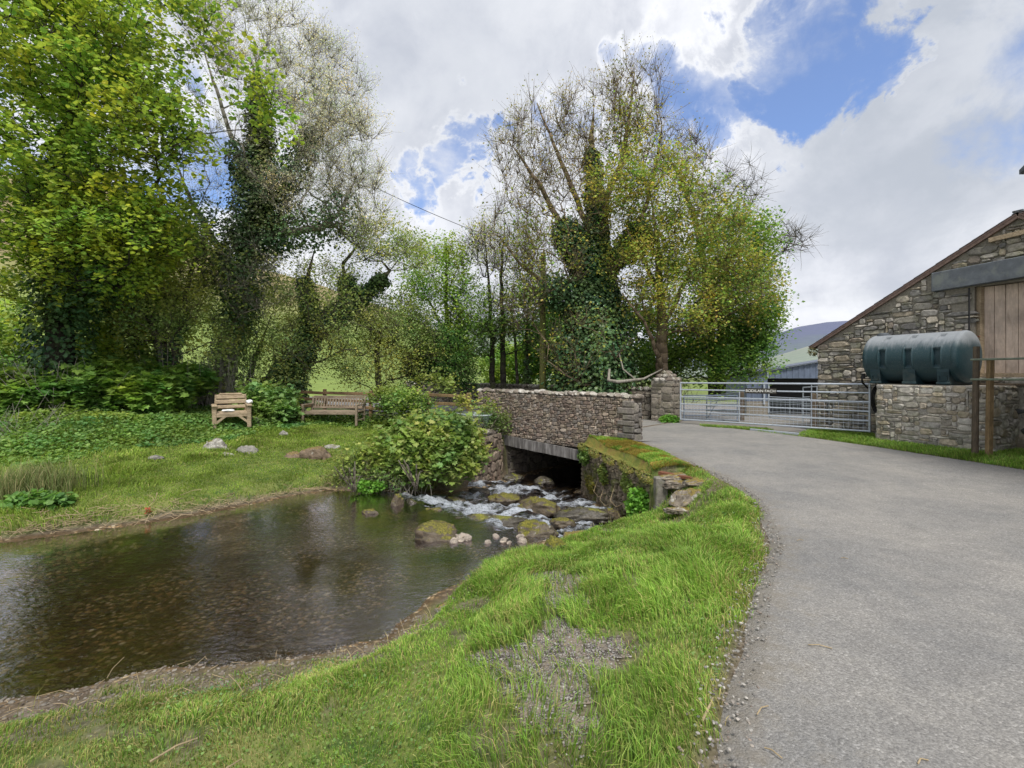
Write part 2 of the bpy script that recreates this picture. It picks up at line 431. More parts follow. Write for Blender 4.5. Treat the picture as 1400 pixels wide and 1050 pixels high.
turf = k.mix(k.rng(n1, .42, .66), turf, (.17, .185, .055))
turf = k.mix(k.rng(n4, .45, .6), turf, (.14, .19, .04))
v1 = k.vor(p, 55, out='Color'); vd = k.vor(p, 55)
mud = k.mix(k.rng(n3, .35, .7), (.07, .05, .032), (.16, .13, .095))
mud = k.mix(k.rng(n2, .48, .75), mud, (.23, .2, .165))
pv = k.map(p, (1, 1, .4)); pd = k.noise(pv, 3, 2, .5, out=1); pp = k.vm('ADD', p, k.vm('MULTIPLY', pd, (.05, .05, 0)))
pc = k.sep(k.vor(pp, 17, out='Color')); pe = k.vor(pp, 17)
peb = k.ramp(pc[0], [(0, (.15, .09, .04)), (.35, (.28, .175, .08)), (.6, (.38, .255, .12)), (.85, (.48, .38, .23)), (1, (.58, .51, .39))])
peb = k.mix(k.rng(pe, .25, .62), peb, (.085, .058, .03))
peb = k.mix(k.rng(k.noise(p, 1.3, 4, .6), .42, .6), peb, k.mix(n2, (.035, .022, .01), (.13, .08, .035)))
c = k.mix(a[1], turf, mud); c = k.mix(a[2], c, k.mix(n3, (.15, .145, .135), (.30, .28, .255))); c = k.mix(a[0], c, peb)
h = k.math('ADD', k.math('MULTIPLY', n2, .5), k.math('MULTIPLY', k.math('SUBTRACT', 1, pe), a[0]))
M['ground'] = k.done(k.bsdf(c, k.math('SUBTRACT', .95, k.math('MULTIPLY', a[0], .3)), k.bump(h, .7, .03)))
o = mb.build('ground', M['ground'], smooth=True); struct(o)

# gravel path patch lifted off the ground sheet
cx = TV[QF].mean(1); sel = sdf(PATH, cx[:, 0], cx[:, 1]) + (fbm(cx[:, 0] * 2.2, cx[:, 1] * 2.2, None, 3, 21) - .5) * .7 < -0.02
mbp = MB(); mbp.add(TV + np.array([0, 0, .005]), QF[sel])
used = np.unique(QF[sel]); remap = -np.ones(len(TV), int); remap[used] = np.arange(len(used))
mbp = MB(); mbp.add(TV[used] + np.array([0, 0, .005]), remap[QF[sel]])
k = NT('gravel'); p = k.geo(); vc = k.sep(k.vor(p, 75, out='Color')); vd = k.vor(p, 75); n = k.noise(p, 9, 5, .7)
c = k.ramp(vc[0], [(0, (.12, .11, .10)), (.5, (.25, .235, .22)), (1, (.45, .43, .40))]); c = k.mix(k.rng(vd, .3, .6), c, (.06, .05, .04))
c = k.mix(k.rng(n, .42, .6), c, (.24, .20, .155))
M['gravel'] = k.done(k.bsdf(c, .9, k.bump(vd, .6, -.02)))
struct(mbp.build('path', M['gravel'], smooth=True))

# ------------------------------------------------------------------ road
def densify(P, step=.25, jit=0, seed=1):
    P = np.asarray(P, float); out = []
    for i in range(len(P) - 1):
        n = max(1, int(np.linalg.norm(P[i + 1] - P[i]) / step))
        for j in range(n): out.append(P[i] + (P[i + 1] - P[i]) * j / n)
    out.append(P[-1]); out = np.array(out)
    if jit:
        s = np.arange(len(out)) * step
        out = out + np.stack([(fbm(s * 1.2, s * 0, None, 3, seed) - .5) * jit, (fbm(s * 1.2, s * 0 + 9, None, 3, seed) - .5) * jit], -1)
    return out
def smooth_poly(P, n=2):
    P = np.asarray(P, float)
    for _ in range(n):
        Q = [P[0]]
        for a, b in zip(P[:-1], P[1:]): Q += [a * .75 + b * .25, a * .25 + b * .75]
        P = np.array(Q + [P[-1]])
    return P
RL = densify(smooth_poly(ROAD_L[:15], 2), .08, .20, 4)
dd = np.gradient(RL, axis=0); nn = np.stack([dd[:, 1], -dd[:, 0]], -1); nn /= np.linalg.norm(nn, axis=1, keepdims=True)
kk = np.ones(9) / 9
nn = np.stack([np.convolve(np.pad(nn[:, i], 4, 'edge'), kk, 'valid') for i in (0, 1)], -1)
offs = [0, .12, .3, .6]
zr = .004
mb = MB(); L = len(RL)
for i, (o0, w0) in enumerate(zip(offs, (1, .8, .35, 0))):
    pass
rows = np.stack([np.concatenate([RL + nn * o_, np.full((L, 1), zr + (-.034, 0, .010, .015)[q_])], 1) for q_, o_ in enumerate(offs)])
cc = np.repeat(np.array([1, .75, .3, 0.])[:, None], L, 1)
ii = np.arange(4 * L).reshape(4, L)
q = np.stack([ii[:-1, :-1], ii[1:, :-1], ii[1:, 1:], ii[:-1, 1:]], -1).reshape(-1, 4)
mb.add(rows.reshape(-1, 3), q, np.repeat(cc.reshape(-1, 1), 3, 1))
inner = rows[3][:, :2]
RR = densify(smooth_poly(ROAD_R[:], 1), .3, .10, 6)
poly = [tuple(v) for v in inner] + [tuple(v) for v in ROAD_L[14:]] + [tuple(v) for v in RR]
import bmesh
bm = bmesh.new()
from mathutils.geometry import tessellate_polygon
tri = tessellate_polygon([[Vector((a_, b_, 0)) for a_, b_ in poly]])
V = np.array([(a_, b_, zr + .015) for a_, b_ in poly])
tri = np.array([t for t in tri])
mb.add(V, tri, (0, 0, 0)); bm.free()
k = NT('road'); p = k.geo(); e = k.sep(k.attr())[0]
n1 = k.noise(p, .9, 6, .6); n2 = k.noise(p, 90, 4, .75); n3 = k.noise(p, 5, 6, .7); vc = k.sep(k.vor(p, 95, out='Color')); vd = k.vor(p, 95)
c = k.mix(k.rng(n2, .25, .75), (.185, .18, .176), (.32, .314, .306))
c = k.mix(.42, c, k.ramp(vc[0], [(0, (.45, .45, .45)), (.6, (1, .99, .97)), (.93, (1.3, 1.3, 1.3)), (1, (2.0, 2.0, 2.0))]), 'MULTIPLY')
c = k.mix(.8, c, k.ramp(n1, [(.35, (.78, .79, .81)), (.65, (1.15, 1.12, 1.08))]), 'MULTIPLY')
c = k.mix(.6, c, k.ramp(n3, [(.3, (.72, .72, .72)), (.7, (1.15, 1.15, 1.12))]), 'MULTIPLY')
ef = k.rng(k.math('ADD', e, k.math('MULTIPLY', k.math('SUBTRACT', n3, .5), 3.2)), .2, 1.3)
c = k.mix(k.math('MULTIPLY', ef, .75), c, k.mix(n2, (.10, .085, .065), (.25, .225, .185)))
scuff = k.math('MULTIPLY', k.rng(k.noise(k.map(p, (1.4, 3, 1), (0, 0, .5)), 1.9, 7, .65, 1.0), .69, .73), k.rng(n2, .35, .6))
c = k.mix(k.math('MULTIPLY', scuff, .6), c, (.42, .41, .39))
M['road'] = k.done(k.bsdf(c, .85, k.bump(k.math('ADD', n2, k.math('MULTIPLY', vd, -.8)), .55, .012)))
struct(mb.build('road', M['road']))

# yard surface behind the gate
YV = densify(list(YARD) + [YARD[0]], .5)[:-1]
ci = (cx[:, 0] > 4) & (cx[:, 1] > 10); Q2 = QF[ci]; c2 = cx[ci]; s2 = sdf(YARD, c2[:, 0], c2[:, 1]) < 0
used = np.unique(Q2[s2]); remap = -np.ones(len(TV), int); remap[used] = np.arange(len(used))
mbp = MB(); mbp.add(TV[used] + np.array([0, 0, .006]), remap[Q2[s2]])
M['yard'] = plain('yard_concrete', (.20, .19, .175), .9, 0, .4, 3, .3, (.14, .115, .085))
struct(mbp.build('pavement', M['yard'], smooth=True))

# ------------------------------------------------------------------ water
wxs = np.arange(-15, 7, .055); wys = np.arange(1.5, 19.5, .055)
WX, WY = np.meshgrid(wxs, wys, indexing='ij'); s = water_s(WX, WY); wz = water_z(WX, WY)
# local current direction runs toward the bridge; elongate noise along it
u = WX * WN[0] + WY * WN[1]; v = -WX * WN[1] + WY * WN[0]
rap = ss(-.1, .6, s) * (1 - ss(4.2, 6, s) * .8)
tur = fbm(u * 1.6, v * 3.0, None, 4, 31) - .5; tur2 = fbm(u * 5.0, v * 6.5, None, 3, 33) - .5; chop = np.abs(fbm(u * 3.2, v * 8, None, 3, 35) - .5)
wz = wz + rap * (.24 * tur + .15 * tur2 - .22 * chop) + (1 - rap) * .006 * (fbm(WX * 3, WY * 3, None, 2, 5) - .5)
foam = rap * ss(.36, .66, fbm(u * 1.1, v * 3.3, None, 5, 41) * .62 + fbm(u * 4, v * 12, None, 3, 43) * .38 + .06 * np.exp(-((s - 1.0) / .8) ** 2) + .05 * np.exp(-((s - 2.2) / .7) ** 2))
foam = np.clip(foam * 1.05, 0, 1)
foam *= 1 - ss(4.2, 4.9, s); wz = wz + foam * (.07 * (fbm(WX * 9, WY * 9, None, 2, 47) - .3))
d = sdf(STREAM, WX, WY)
wid = np.arange(WX.size).reshape(WX.shape)
Q = np.stack([wid[:-1, :-1], wid[1:, :-1], wid[1:, 1:], wid[:-1, 1:]], -1).reshape(-1, 4)
dm = d.ravel()[Q].min(1); Q = Q[dm < .12]
V = np.stack([WX, WY, wz], -1).reshape(-1, 3)
used = np.unique(Q); remap = -np.ones(len(V), int); remap[used] = np.arange(len(used))
mb = MB(); fc = np.stack([foam, rap, s * 0], -1).reshape(-1, 3)[used]
mb.add(V[used], remap[Q], fc)
k = NT('stream_water'); p = k.geo(); a = k.sep(k.attr())
r1 = k.noise(k.map(p, (1, 1, 1), (0, 0, radians(35))), 5, 3, .6, .4); rp = k.map(p, (1.0, 2.2, 1), (0, 0, radians(-40)))
r2 = k.noise(rp, 11, 3, .6, .3); r3 = k.noise(p, 34, 2, .5)
calm = k.rng(k.noise(p, .55, 3, .5), .35, .62, .35, 1)
h = k.math('ADD', k.math('ADD', k.math('MULTIPLY', r1, .7), r2), k.math('MULTIPLY', r3, .10))
h = k.math('MULTIPLY', h, calm)
nm = k.bump(h, .6, .0095)
fr = k.n('ShaderNodeFresnel'); fr.inputs[0].default_value = 1.9; k.l(nm, fr.inputs[1])
gl = k.n('ShaderNodeBsdfGlossy'); gl.inputs['Roughness'].default_value = .035; gl.inputs[0].default_value = (.97, .93, 1, 1); k.l(nm, gl.inputs['Normal'])
tr = k.n('ShaderNodeBsdfTransparent'); k.put(tr.inputs[0], k.mix(a[1], (.92, .86, .76), (.5, .5, .48)))
m1 = k.n('ShaderNodeMixShader'); k.l(k.math('MULTIPLY', fr.outputs[0], k.math('SUBTRACT', 2.1, k.math('MULTIPLY', a[1], .95)), clamp=True), m1.inputs[0]); k.l(tr.outputs[0], m1.inputs[1]); k.l(gl.outputs[0], m1.inputs[2])
fn = k.noise(k.map(p, (.5, 1.3, 1), (0, 0, radians(-46))), 27, 7, .82, 1.2)
ff = k.rng(k.math('ADD', a[0], k.math('MULTIPLY', k.math('SUBTRACT', fn, .5), 3.2)), .22, 1.25)
fb = k.bsdf(k.mix(fn, (.18, .22, .28), (.74, .78, .84)), .5, k.bump(fn, .6, .03))
m2 = k.n('ShaderNodeMixShader'); k.l(k.math('MULTIPLY', ff, .88), m2.inputs[0]); k.l(m1.outputs[0], m2.inputs[1]); k.l(fb, m2.inputs[2])
M['water'] = k.done(m2.outputs[0])
struct(mb.build('stream_water', M['water'], smooth=True))

# ------------------------------------------------------------------ hills
def hill(name, label, prof, r0, r1, z0, mat, az_n=160, rn=40, seed=1, amp=.06):
    """prof: list of (photo px, photo py) skyline; the ridge stands at distance r1"""
    prof = np.array(prof, float)
    px = np.linspace(prof[0, 0], prof[-1, 0], az_n); py = np.interp(px, prof[:, 0], prof[:, 1])
    tx = (px - 700) / F; el = (HZ - py) / F
    t = np.linspace(0, 1.35, rn)
    Yd = r0 + (r1 - r0) * t
    X = tx[:, None] * Yd[None]; Yg = np.broadcast_to(Yd[None], X.shape)
    top = el * r1 + CZ
    shape = np.where(t <= 1, ss(0, 1, t) * .35 + .65 * t, 1 - (t - 1) * 1.2)
    Z = z0 + (top - z0)[:, None] * shape[None]
    nz = fbm(X * 6 / r1, Yg * 6 / r1, None, 5, seed) - .5
    Z = Z + nz * amp * (top - z0)[:, None] * np.sin(np.clip(t, 0, 1) * pi)[None] + nz * .02 * (top - z0)[:, None]
    idd = np.arange(X.size).reshape(X.shape)
    Q = np.stack([idd[:-1, :-1], idd[1:, :-1], idd[1:, 1:], idd[:-1, 1:]], -1).reshape(-1, 4)
    mb = MB(); mb.add(np.stack([X, Yg, Z], -1).reshape(-1, 3), Q)
    return struct(mb.build(name, mat, smooth=True))
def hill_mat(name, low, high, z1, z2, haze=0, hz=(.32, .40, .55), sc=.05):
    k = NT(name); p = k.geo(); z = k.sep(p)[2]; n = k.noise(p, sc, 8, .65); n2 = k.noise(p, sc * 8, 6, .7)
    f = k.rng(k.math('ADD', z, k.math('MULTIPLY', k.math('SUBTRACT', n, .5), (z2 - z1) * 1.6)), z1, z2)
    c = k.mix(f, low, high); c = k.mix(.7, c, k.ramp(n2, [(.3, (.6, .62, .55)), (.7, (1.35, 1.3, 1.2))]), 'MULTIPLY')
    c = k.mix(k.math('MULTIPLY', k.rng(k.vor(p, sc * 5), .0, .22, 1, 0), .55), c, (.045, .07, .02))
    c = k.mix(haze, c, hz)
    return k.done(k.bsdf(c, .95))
M['hill_near'] = hill_mat('hillside_grass', (.17, .235, .055), (.24, .20, .10), 6, 20)
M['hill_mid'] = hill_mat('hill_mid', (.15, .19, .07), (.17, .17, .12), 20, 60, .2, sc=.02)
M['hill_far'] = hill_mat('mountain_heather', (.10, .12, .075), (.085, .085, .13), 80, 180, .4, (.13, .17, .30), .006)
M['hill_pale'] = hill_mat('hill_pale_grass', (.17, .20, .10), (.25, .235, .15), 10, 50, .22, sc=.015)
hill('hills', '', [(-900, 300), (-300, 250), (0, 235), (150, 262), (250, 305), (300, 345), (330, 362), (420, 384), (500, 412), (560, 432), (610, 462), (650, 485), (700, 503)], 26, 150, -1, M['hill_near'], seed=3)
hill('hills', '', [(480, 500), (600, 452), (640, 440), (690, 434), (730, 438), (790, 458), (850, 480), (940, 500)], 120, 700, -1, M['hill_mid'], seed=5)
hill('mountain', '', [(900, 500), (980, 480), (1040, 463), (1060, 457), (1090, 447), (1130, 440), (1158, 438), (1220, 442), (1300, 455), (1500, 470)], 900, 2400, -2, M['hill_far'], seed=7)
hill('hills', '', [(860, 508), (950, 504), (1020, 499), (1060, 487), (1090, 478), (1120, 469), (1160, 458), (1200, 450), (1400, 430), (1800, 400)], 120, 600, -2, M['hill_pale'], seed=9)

# ------------------------------------------------------------------ rubble walls
def rubble(mb, org, u, n, U, V, unit, cols, valid=None, wr=(2, 6), hr=(1, 3), depth=.05, gap=.010, seed=1, backing=None, vz=(0, 0, 1)):
    r = random.Random(seed); rg = np.random.default_rng(seed)
    nu = int(U / unit); nv = int(V / unit); occ = np.zeros((nu, nv), bool); S = []
    for j in range(nv):
        for i in range(nu):
            if occ[i, j]: continue
            w = r.randint(*wr); h = r.randint(*hr)
            if r.random() < .15: w = max(1, w // 2)
            w = min(w, nu - i); h = min(h, nv - j)
            k2 = 0
            while k2 < w and not occ[i + k2, j]: k2 += 1
            w = k2
            if occ[i:i + w, j:j + h].any(): h = 1
            occ[i:i + w, j:j + h] = True
            uc = (i + w / 2) * unit; vc = (j + h / 2) * unit
            if valid is not None and not (valid(uc, vc) and valid(uc - w * unit * .3, vc + h * unit * .3) and valid(uc + w * unit * .3, vc + h * unit * .3)): continue
            S.append((uc, vc, w * unit / 2 - gap / 2, h * unit / 2 - gap / 2))
    S = np.array(S); m = len(S)
    ang = np.array([(1, .45), (.62, 1), (-.62, 1), (-1, .45), (-1, -.45), (-.62, -1), (.62, -1), (1, -.45)])
    jit = rg.uniform(-.16, .16, (m, 8, 2))
    P = ang[None] + jit
    dep = depth * rg.uniform(.45, 1.1, m)
    rings = []
    tilt = rg.uniform(-.25, .25, (m, 2))
    for sc, dd_ in ((1.0, -.02), (.96, .55), (.70, 1.0)):
        pu = S[:, None, 0] + P[:, :, 0] * S[:, None, 2] * sc; pv = S[:, None, 1] + P[:, :, 1] * S[:, None, 3] * sc
        dz = (dep[:, None] * dd_ * (1 + (P * tilt[:, None]).sum(-1)) if dd_ > 0 else np.full((m, 8), -.02))
        rings.append(np.asarray(org) + pu[..., None] * np.asarray(u) + pv[..., None] * np.asarray(vz) + dz[..., None] * np.asarray(n))
    Vt = np.stack(rings, 1).reshape(-1, 3)     # m,3,8
    b = (np.arange(m) * 24)[:, None, None]; rr_ = np.arange(2)[None, :, None] * 8; j = np.arange(8)[None, None]; jn = (j + 1) % 8
    Fq = np.stack([b + rr_ + j, b + rr_ + jn, b + rr_ + 8 + jn, b + rr_ + 8 + j], -1).reshape(-1, 4)
    cap = (np.arange(m) * 24)[:, None] + 16 + np.arange(8)[None]
    cols = np.asarray(cols, float); cl = cols[rg.integers(0, len(cols), m)] * rg.uniform(.7, 1.3, (m, 1))
    mb.add(Vt, [Fq, cap], np.repeat(cl, 24, 0))
def slab(mb, org, u, n, U, V, t, col=(.2, .19, .17)):
    """slab behind a rubble face: front face flush under the stones"""
    org = np.asarray(org, float); u = np.asarray(u, float); n = np.asarray(n, float); z = np.array([0, 0, 1.])
    c = [org, org + u * U, org + u * U + z * V, org + z * V]
    Vt = np.array(c + [q - n * t for q in c])
    mb.add(Vt, np.array([[0, 1, 2, 3], [4, 7, 6, 5], [0, 4, 5, 1], [3, 2, 6, 7], [0, 3, 7, 4], [1, 5, 6, 2]]), col)

# --- bridge parapet
A = np.array([2.80, 10.82]); dirw = np.array([-.7071, .7071]); nw = np.array([-.7071, -.7071])
Lw = 5.45
bcols = [(.26, .20, .165), (.30, .245, .2), (.22, .175, .15), (.33, .275, .225), (.25, .225, .205), (.36, .31, .265), (.2, .17, .15)]
u3 = (*dirw, 0); n3_ = (*nw, 0)
br = thing('stone_bridge', 'small brown rubble stone bridge with pale topped parapet carrying the road over the stream', 'bridge', (A[0], A[1], 0))
TH = .42
mb = MB()
def on(w, z=0, off=0): return np.array([A[0] + dirw[0] * w + nw[0] * off, A[1] + dirw[1] * w + nw[1] * off, z])
# opening spans w=1.5..4.17 ; soffit about -.55
W0, W1 = 1.50, 4.15
def soff(w): return -.62 + .10 * (w - W0) / (W1 - W0)
def lint_top(w): return -.36 + .13 * (w - W0) / (W1 - W0)
def vpar(uu, vv):
    z = vv - 1.7
    if W0 - .25 < uu < W1 + .55: return z > lint_top(uu) + .03
    if uu < W0: return z > -.32
    return z > -1.4
rubble(mb, on(0, -1.7), u3, n3_, Lw, 2.72, .05, bcols, vpar, (1, 4), (1, 2), .035, .006, 3)
rubble(mb, on(0, 0, -TH), (*-dirw * -1, 0), (-n3_[0], -n3_[1], 0), Lw, 1.02, .06, bcols, None, (1, 4), (1, 2), .05, .012, 4)
e_u = (-nw[0], -nw[1], 0)
qcols = [(.24, .22, .20), (.28, .26, .235), (.20, .19, .18)]
rubble(mb, on(0, -.05), e_u, (-dirw[0], -dirw[1], 0), TH, 1.07, .12, qcols, None, (2, 4), (1, 2), .04, .012, 5)
mb.build('parapet_stonework', M['bridge_stone'], br)
mb = MB()
slab(mb, on(0.02, -.35, -.004), u3, n3_, W0 - .02, 1.37, TH - .008)
slab(mb, on(W0, -.30, -.004), u3, n3_, W1 - W0, 1.32, TH - .008)
slab(mb, on(W1, -1.9, -.004), u3, n3_, Lw - W1, 2.92, TH - .008)
slab(mb, on(.02, -1.9, -.10), u3, n3_, W0 - .02, 1.54, TH - .11)
mb.build('parapet_core', M['mortar_dark'], br)
# quoins at the road end: bigger squared stones
mb = MB(); z = -.08
for i in range(7):
    h = random.uniform(.13, .19); w = .42 if i % 2 else .28
    if z + h > .98: h = .98 - z
    V, Fs = bbox((0, 0, 0), (w, .10, h - .014), b=.02); V[:, :] += RG.uniform(-.006, .006, V.shape)
    V = on(w / 2 - .03, z + h / 2, .02) + V[:, :1] * np.array(u3) + V[:, 1:2] * np.array(n3_) + V[:, 2:] * np.array([0, 0, 1.])
    mb.add(V, Fs, np.array(random.choice(qcols)) * random.uniform(.7, 1.1)); z += h
    if z > .97: break
mb.build('quoin', M['bridge_stone'], br)
# coping: flat slabs on edge, leaning along the wall
mb = MB(); w = .02; i = 0
def cop_stone(mb, w, L_, z0, hh, half, lean, col, seed, onf):
    V, Fc = rock_shape((L_, half * 2, hh), seed, 2, .14, .3)
    V = V + np.array([0, 0, 1]) * 0
    V[:, 0] += lean * V[:, 2]
    V[:, 2] *= 1 - .35 * (np.abs(V[:, 1]) / half) ** 2 * (V[:, 2] > 0)
    u_, n_ = onf[0], onf[1]
    P = onf[2](w, z0 + hh * .45) + V[:, :1] * u_ + V[:, 1:2] * n_ + V[:, 2:] * np.array([0, 0, 1.])
    mb.add(P, Fc, col)
onf = (np.array(u3), np.array(n3_), lambda w, z: on(w, z, -TH / 2))
copc = [(.34, .32, .29), (.24, .21, .18), (.17, .145, .125), (.44, .42, .39), (.2, .17, .15)]
while w < Lw + .05:
    L_ = random.uniform(.11, .22) if w > .7 else random.uniform(.16, .24)
    for rr in (0, 1):
        hh = random.uniform(.10, .15)
        off = (.115 if rr else -.115)
        onf2 = (onf[0], onf[1], lambda w, z, off=off: on(w, z, -TH / 2 + off))
        cop_stone(mb, w, L_ * 1.25, 1.0 + random.uniform(-.01, .015), hh, .17, .8, np.array(random.choice(copc)) * random.uniform(.8, 1.15), 40 + i, onf2); i += 1
    w += L_
mb.build('coping', M['coping'], br, smooth=False)
# concrete lintel, streaked
mb = MB(); ws = np.linspace(W0 - .02, W1 + .35, 24); V = []; Fq = []
for w in ws:
    jj = .012 * (vnoise(w * 5, 0) - .5)
    V += [on(w, soff(w) + jj, .05), on(w, lint_top(w) + jj, .05), on(w, lint_top(w), -.35), on(w, soff(w), -.35)]
V = np.array(V)
for i in range(len(ws) - 1):
    for a_ in range(4): Fq.append([i * 4 + a_, (i + 1) * 4 + a_, (i + 1) * 4 + (a_ + 1) % 4, i * 4 + (a_ + 1) % 4])
mb.add(V, [np.array(Fq), np.array([[0, 1, 2, 3], [len(V) - 1, len(V) - 2, len(V) - 3, len(V) - 4]])])
k = NT('stained_concrete'); p = k.geo(); n = k.noise(k.map(p, (1, 1, .12)), 14, 6, .7); n2 = k.noise(p, 30, 4)
c = k.ramp(n, [(.3, (.05, .048, .045)), (.5, (.17, .16, .155)), (.72, (.38, .37, .36))])
M['concrete'] = k.done(k.bsdf(c, .85, k.bump(n2, .4, .01)))
mb.build('lintel', M['concrete'], br)
# deck and abutments
mb = MB()
V = np.array([on(W0 - .3, -.42, -TH + .1), on(W1 + .3, -.38, -TH + .1), on(W1 + .3, -.38, -6.0), on(W0 - .3, -.42, -6.0)])
mb.add(np.concatenate([V, V + [0, 0, .36]]), np.array([[0, 3, 2, 1], [4, 5, 6, 7], [0, 1, 5, 4], [1, 2, 6, 5], [2, 3, 7, 6], [3, 0, 4, 7]]))
mb.build('deck', M['mortar_dark'], br)
mb = MB()
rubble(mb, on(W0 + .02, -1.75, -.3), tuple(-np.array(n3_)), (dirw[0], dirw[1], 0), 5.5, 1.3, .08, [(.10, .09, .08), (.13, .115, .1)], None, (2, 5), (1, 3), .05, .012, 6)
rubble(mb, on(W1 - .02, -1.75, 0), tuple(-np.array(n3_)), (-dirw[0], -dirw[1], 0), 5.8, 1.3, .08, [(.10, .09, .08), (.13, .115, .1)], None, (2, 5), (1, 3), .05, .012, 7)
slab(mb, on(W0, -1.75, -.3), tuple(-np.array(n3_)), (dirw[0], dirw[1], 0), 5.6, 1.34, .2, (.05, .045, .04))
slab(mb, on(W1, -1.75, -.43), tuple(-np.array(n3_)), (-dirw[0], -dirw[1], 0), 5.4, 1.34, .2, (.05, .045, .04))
# near-black slab added across the culvert's far end to stand in for its darkness
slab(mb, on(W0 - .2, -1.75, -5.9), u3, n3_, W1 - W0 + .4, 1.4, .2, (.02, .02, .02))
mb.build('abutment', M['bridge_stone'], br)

# --- wing wall right of the arch, with a mossy ledge
def wall_thing(name, label, cat, p0, p1, zb, ztop0, ztop1, n_side, cols, mat, unit=.06, th=.4, coping=None, seed=1, core='mortar_dark', wr=(2, 5), hr=(1, 3), depth=.06, both=False, group=None, copz=.16, gap=.012, endstones=True):
    p0 = np.array(p0, float); p1 = np.array(p1, float); d = p1 - p0; Ln = np.linalg.norm(d); d /= Ln
    n = np.array([d[1], -d[0]]) * n_side
    t = thing(name, label, cat, (p0[0], p0[1], zb), 0, group)
    top = lambda u: ztop0 + (ztop1 - ztop0) * u / Ln
    val = lambda u, v: zb + v < top(u)
    mb = MB()
    rubble(mb, (p0[0], p0[1], zb), (*d, 0), (*n, 0), Ln, max(ztop0, ztop1) - zb, unit, cols, val, wr, hr, depth, gap, seed)
    if both:
        q = p0 - n * th
        rubble(mb, (q[0], q[1], zb), (*d, 0), (*-n, 0), Ln, max(ztop0, ztop1) - zb, unit, cols, val, wr, hr, depth, gap, seed + 1)
    if endstones:
        for pe, sg in ((p0, -1), (p1, 1)):
            zt = (ztop0 if sg < 0 else ztop1)
            rubble(mb, (pe[0], pe[1], zb), (*-n, 0), (*(d * sg), 0), th, zt - zb, unit, cols, None, wr, hr, depth * .7, gap, seed + 2)
    mb.build('stonework', mat, t)
    mb = MB()
    c = [(*p0, zb), (*p1, zb), (*p1, ztop1 - .01), (*p0, ztop0 - .01)]; c = [np.array(q) for q in c]; nn3 = np.array([*n, 0])
    Vt = np.array([q - nn3 * .004 for q in c] + [q - nn3 * th for q in c])
    mb.add(Vt, np.array([[0, 1, 2, 3], [4, 7, 6, 5], [0, 4, 5, 1], [3, 2, 6, 7], [0, 3, 7, 4], [1, 5, 6, 2]]), (.1, .09, .08))
    mb.build('core', M[core], t)
    if coping:
        mb = MB(); w = 0; i = 0
        rr = random.Random(seed)
        while w < Ln:
            L_ = rr.uniform(*coping)
            V, Fc = rock_shape((L_ * 1.2, th * 1.12, copz * 1.3), seed * 50 + i, 2, .16, .3)
            P = np.array([*(p0 + d * (w + L_ / 2) - n * th / 2), top(w) + copz * .35]) + V[:, :1] * np.array([*d, 0]) + V[:, 1:2] * nn3 + V[:, 2:] * np.array([0, 0, 1.])
            mb.add(P, Fc, np.array(rr.choice(copc)) * rr.uniform(.75, 1.15)); w += L_; i += 1
        mb.build('coping', M['coping'], t)
    return t
wcols = [(.22, .19, .14), (.27, .23, .17), (.18, .16, .11), (.32, .26, .2)]
wall_thing('retaining_wall', 'mossy stone retaining wall running from the bridge arch toward the sluice post', 'wall', (1.78, 11.75), (2.42, 7.95), -1.6, -.24, -.17, 1, wcols, M['wing'], .05, .45, None, 21, wr=(1, 5), hr=(1, 3), depth=.07, gap=.006)
wall_thing('retaining_wall', 'brown stone wing wall left of the bridge arch with white coping stones', 'wall', (-.30, 13.15), (-.98, 11.55), -1.6, -.06, -.10, -1, [(.2, .15, .12), (.25, .2, .165), (.17, .14, .11)], M['bridge_stone'], .09, .35, (.16, .26), 23, wr=(1, 3), hr=(1, 3), depth=.07)
# --- far wall over the road + pillar
fcols = [(.22, .19, .16), (.26, .235, .2), (.2, .18, .15), (.3, .27, .23)]
fw = wall_thing('stone_wall', 'low stone wall on the far side of the road ending at a capped pillar', 'wall', (4.75, 15.95), (-6.0, 26.3), -.1, .98, .98, -1, fcols, M['bridge_stone'], .08, .4, (.14, .24), 25, wr=(1, 4), hr=(1, 3))
pl = thing('stone_pillar', 'square stone gate pillar with a domed rubble cap at the left end of the metal gate', 'pillar', (5.15, 15.6, 0))
mb = MB(); ang = radians(135)
for kf in range(4):
    a_ = ang + kf * pi / 2; uu = np.array([cos(a_), sin(a_), 0]); n_ = np.array([sin(a_), -cos(a_), 0]); org = np.array([5.15, 15.6, -.05]) - uu * .36 + n_ * .36
    rubble(mb, org, tuple(uu), tuple(n_), .72, 1.40, .12, fcols, None, (2, 4), (1, 2), .03, .012, 60 + kf)
mb.build('shaft', M['bridge_stone'], pl)
mb = MB(); mb.add(*box((5.15, 15.6, .65), (.715, .715, 1.39), ang), (.1, .09, .08)); mb.build('core', M['mortar'], pl)
mb = MB(); rr = random.Random(5)
for ring, (rad, zz, cnt) in enumerate(((.38, 1.38, 11), (.25, 1.50, 8), (.10, 1.60, 4))):
    for i in range(cnt):
        a_ = i * 2 * pi / cnt + ring
        sq = 1 / max(abs(cos(a_ - ang)), abs(sin(a_ - ang))) ** .6
        V, Fc = rock_shape((.26, .22, .18), 300 + ring * 20 + i, 2, .16, .3)
        mb.add(V + np.array([5.15 + cos(a_) * rad * sq * .85, 15.6 + sin(a_) * rad * sq * .85, zz]), Fc, np.array(rr.choice(copc)) * rr.uniform(.8, 1.2))
mb.build('cap', M['coping'], pl)

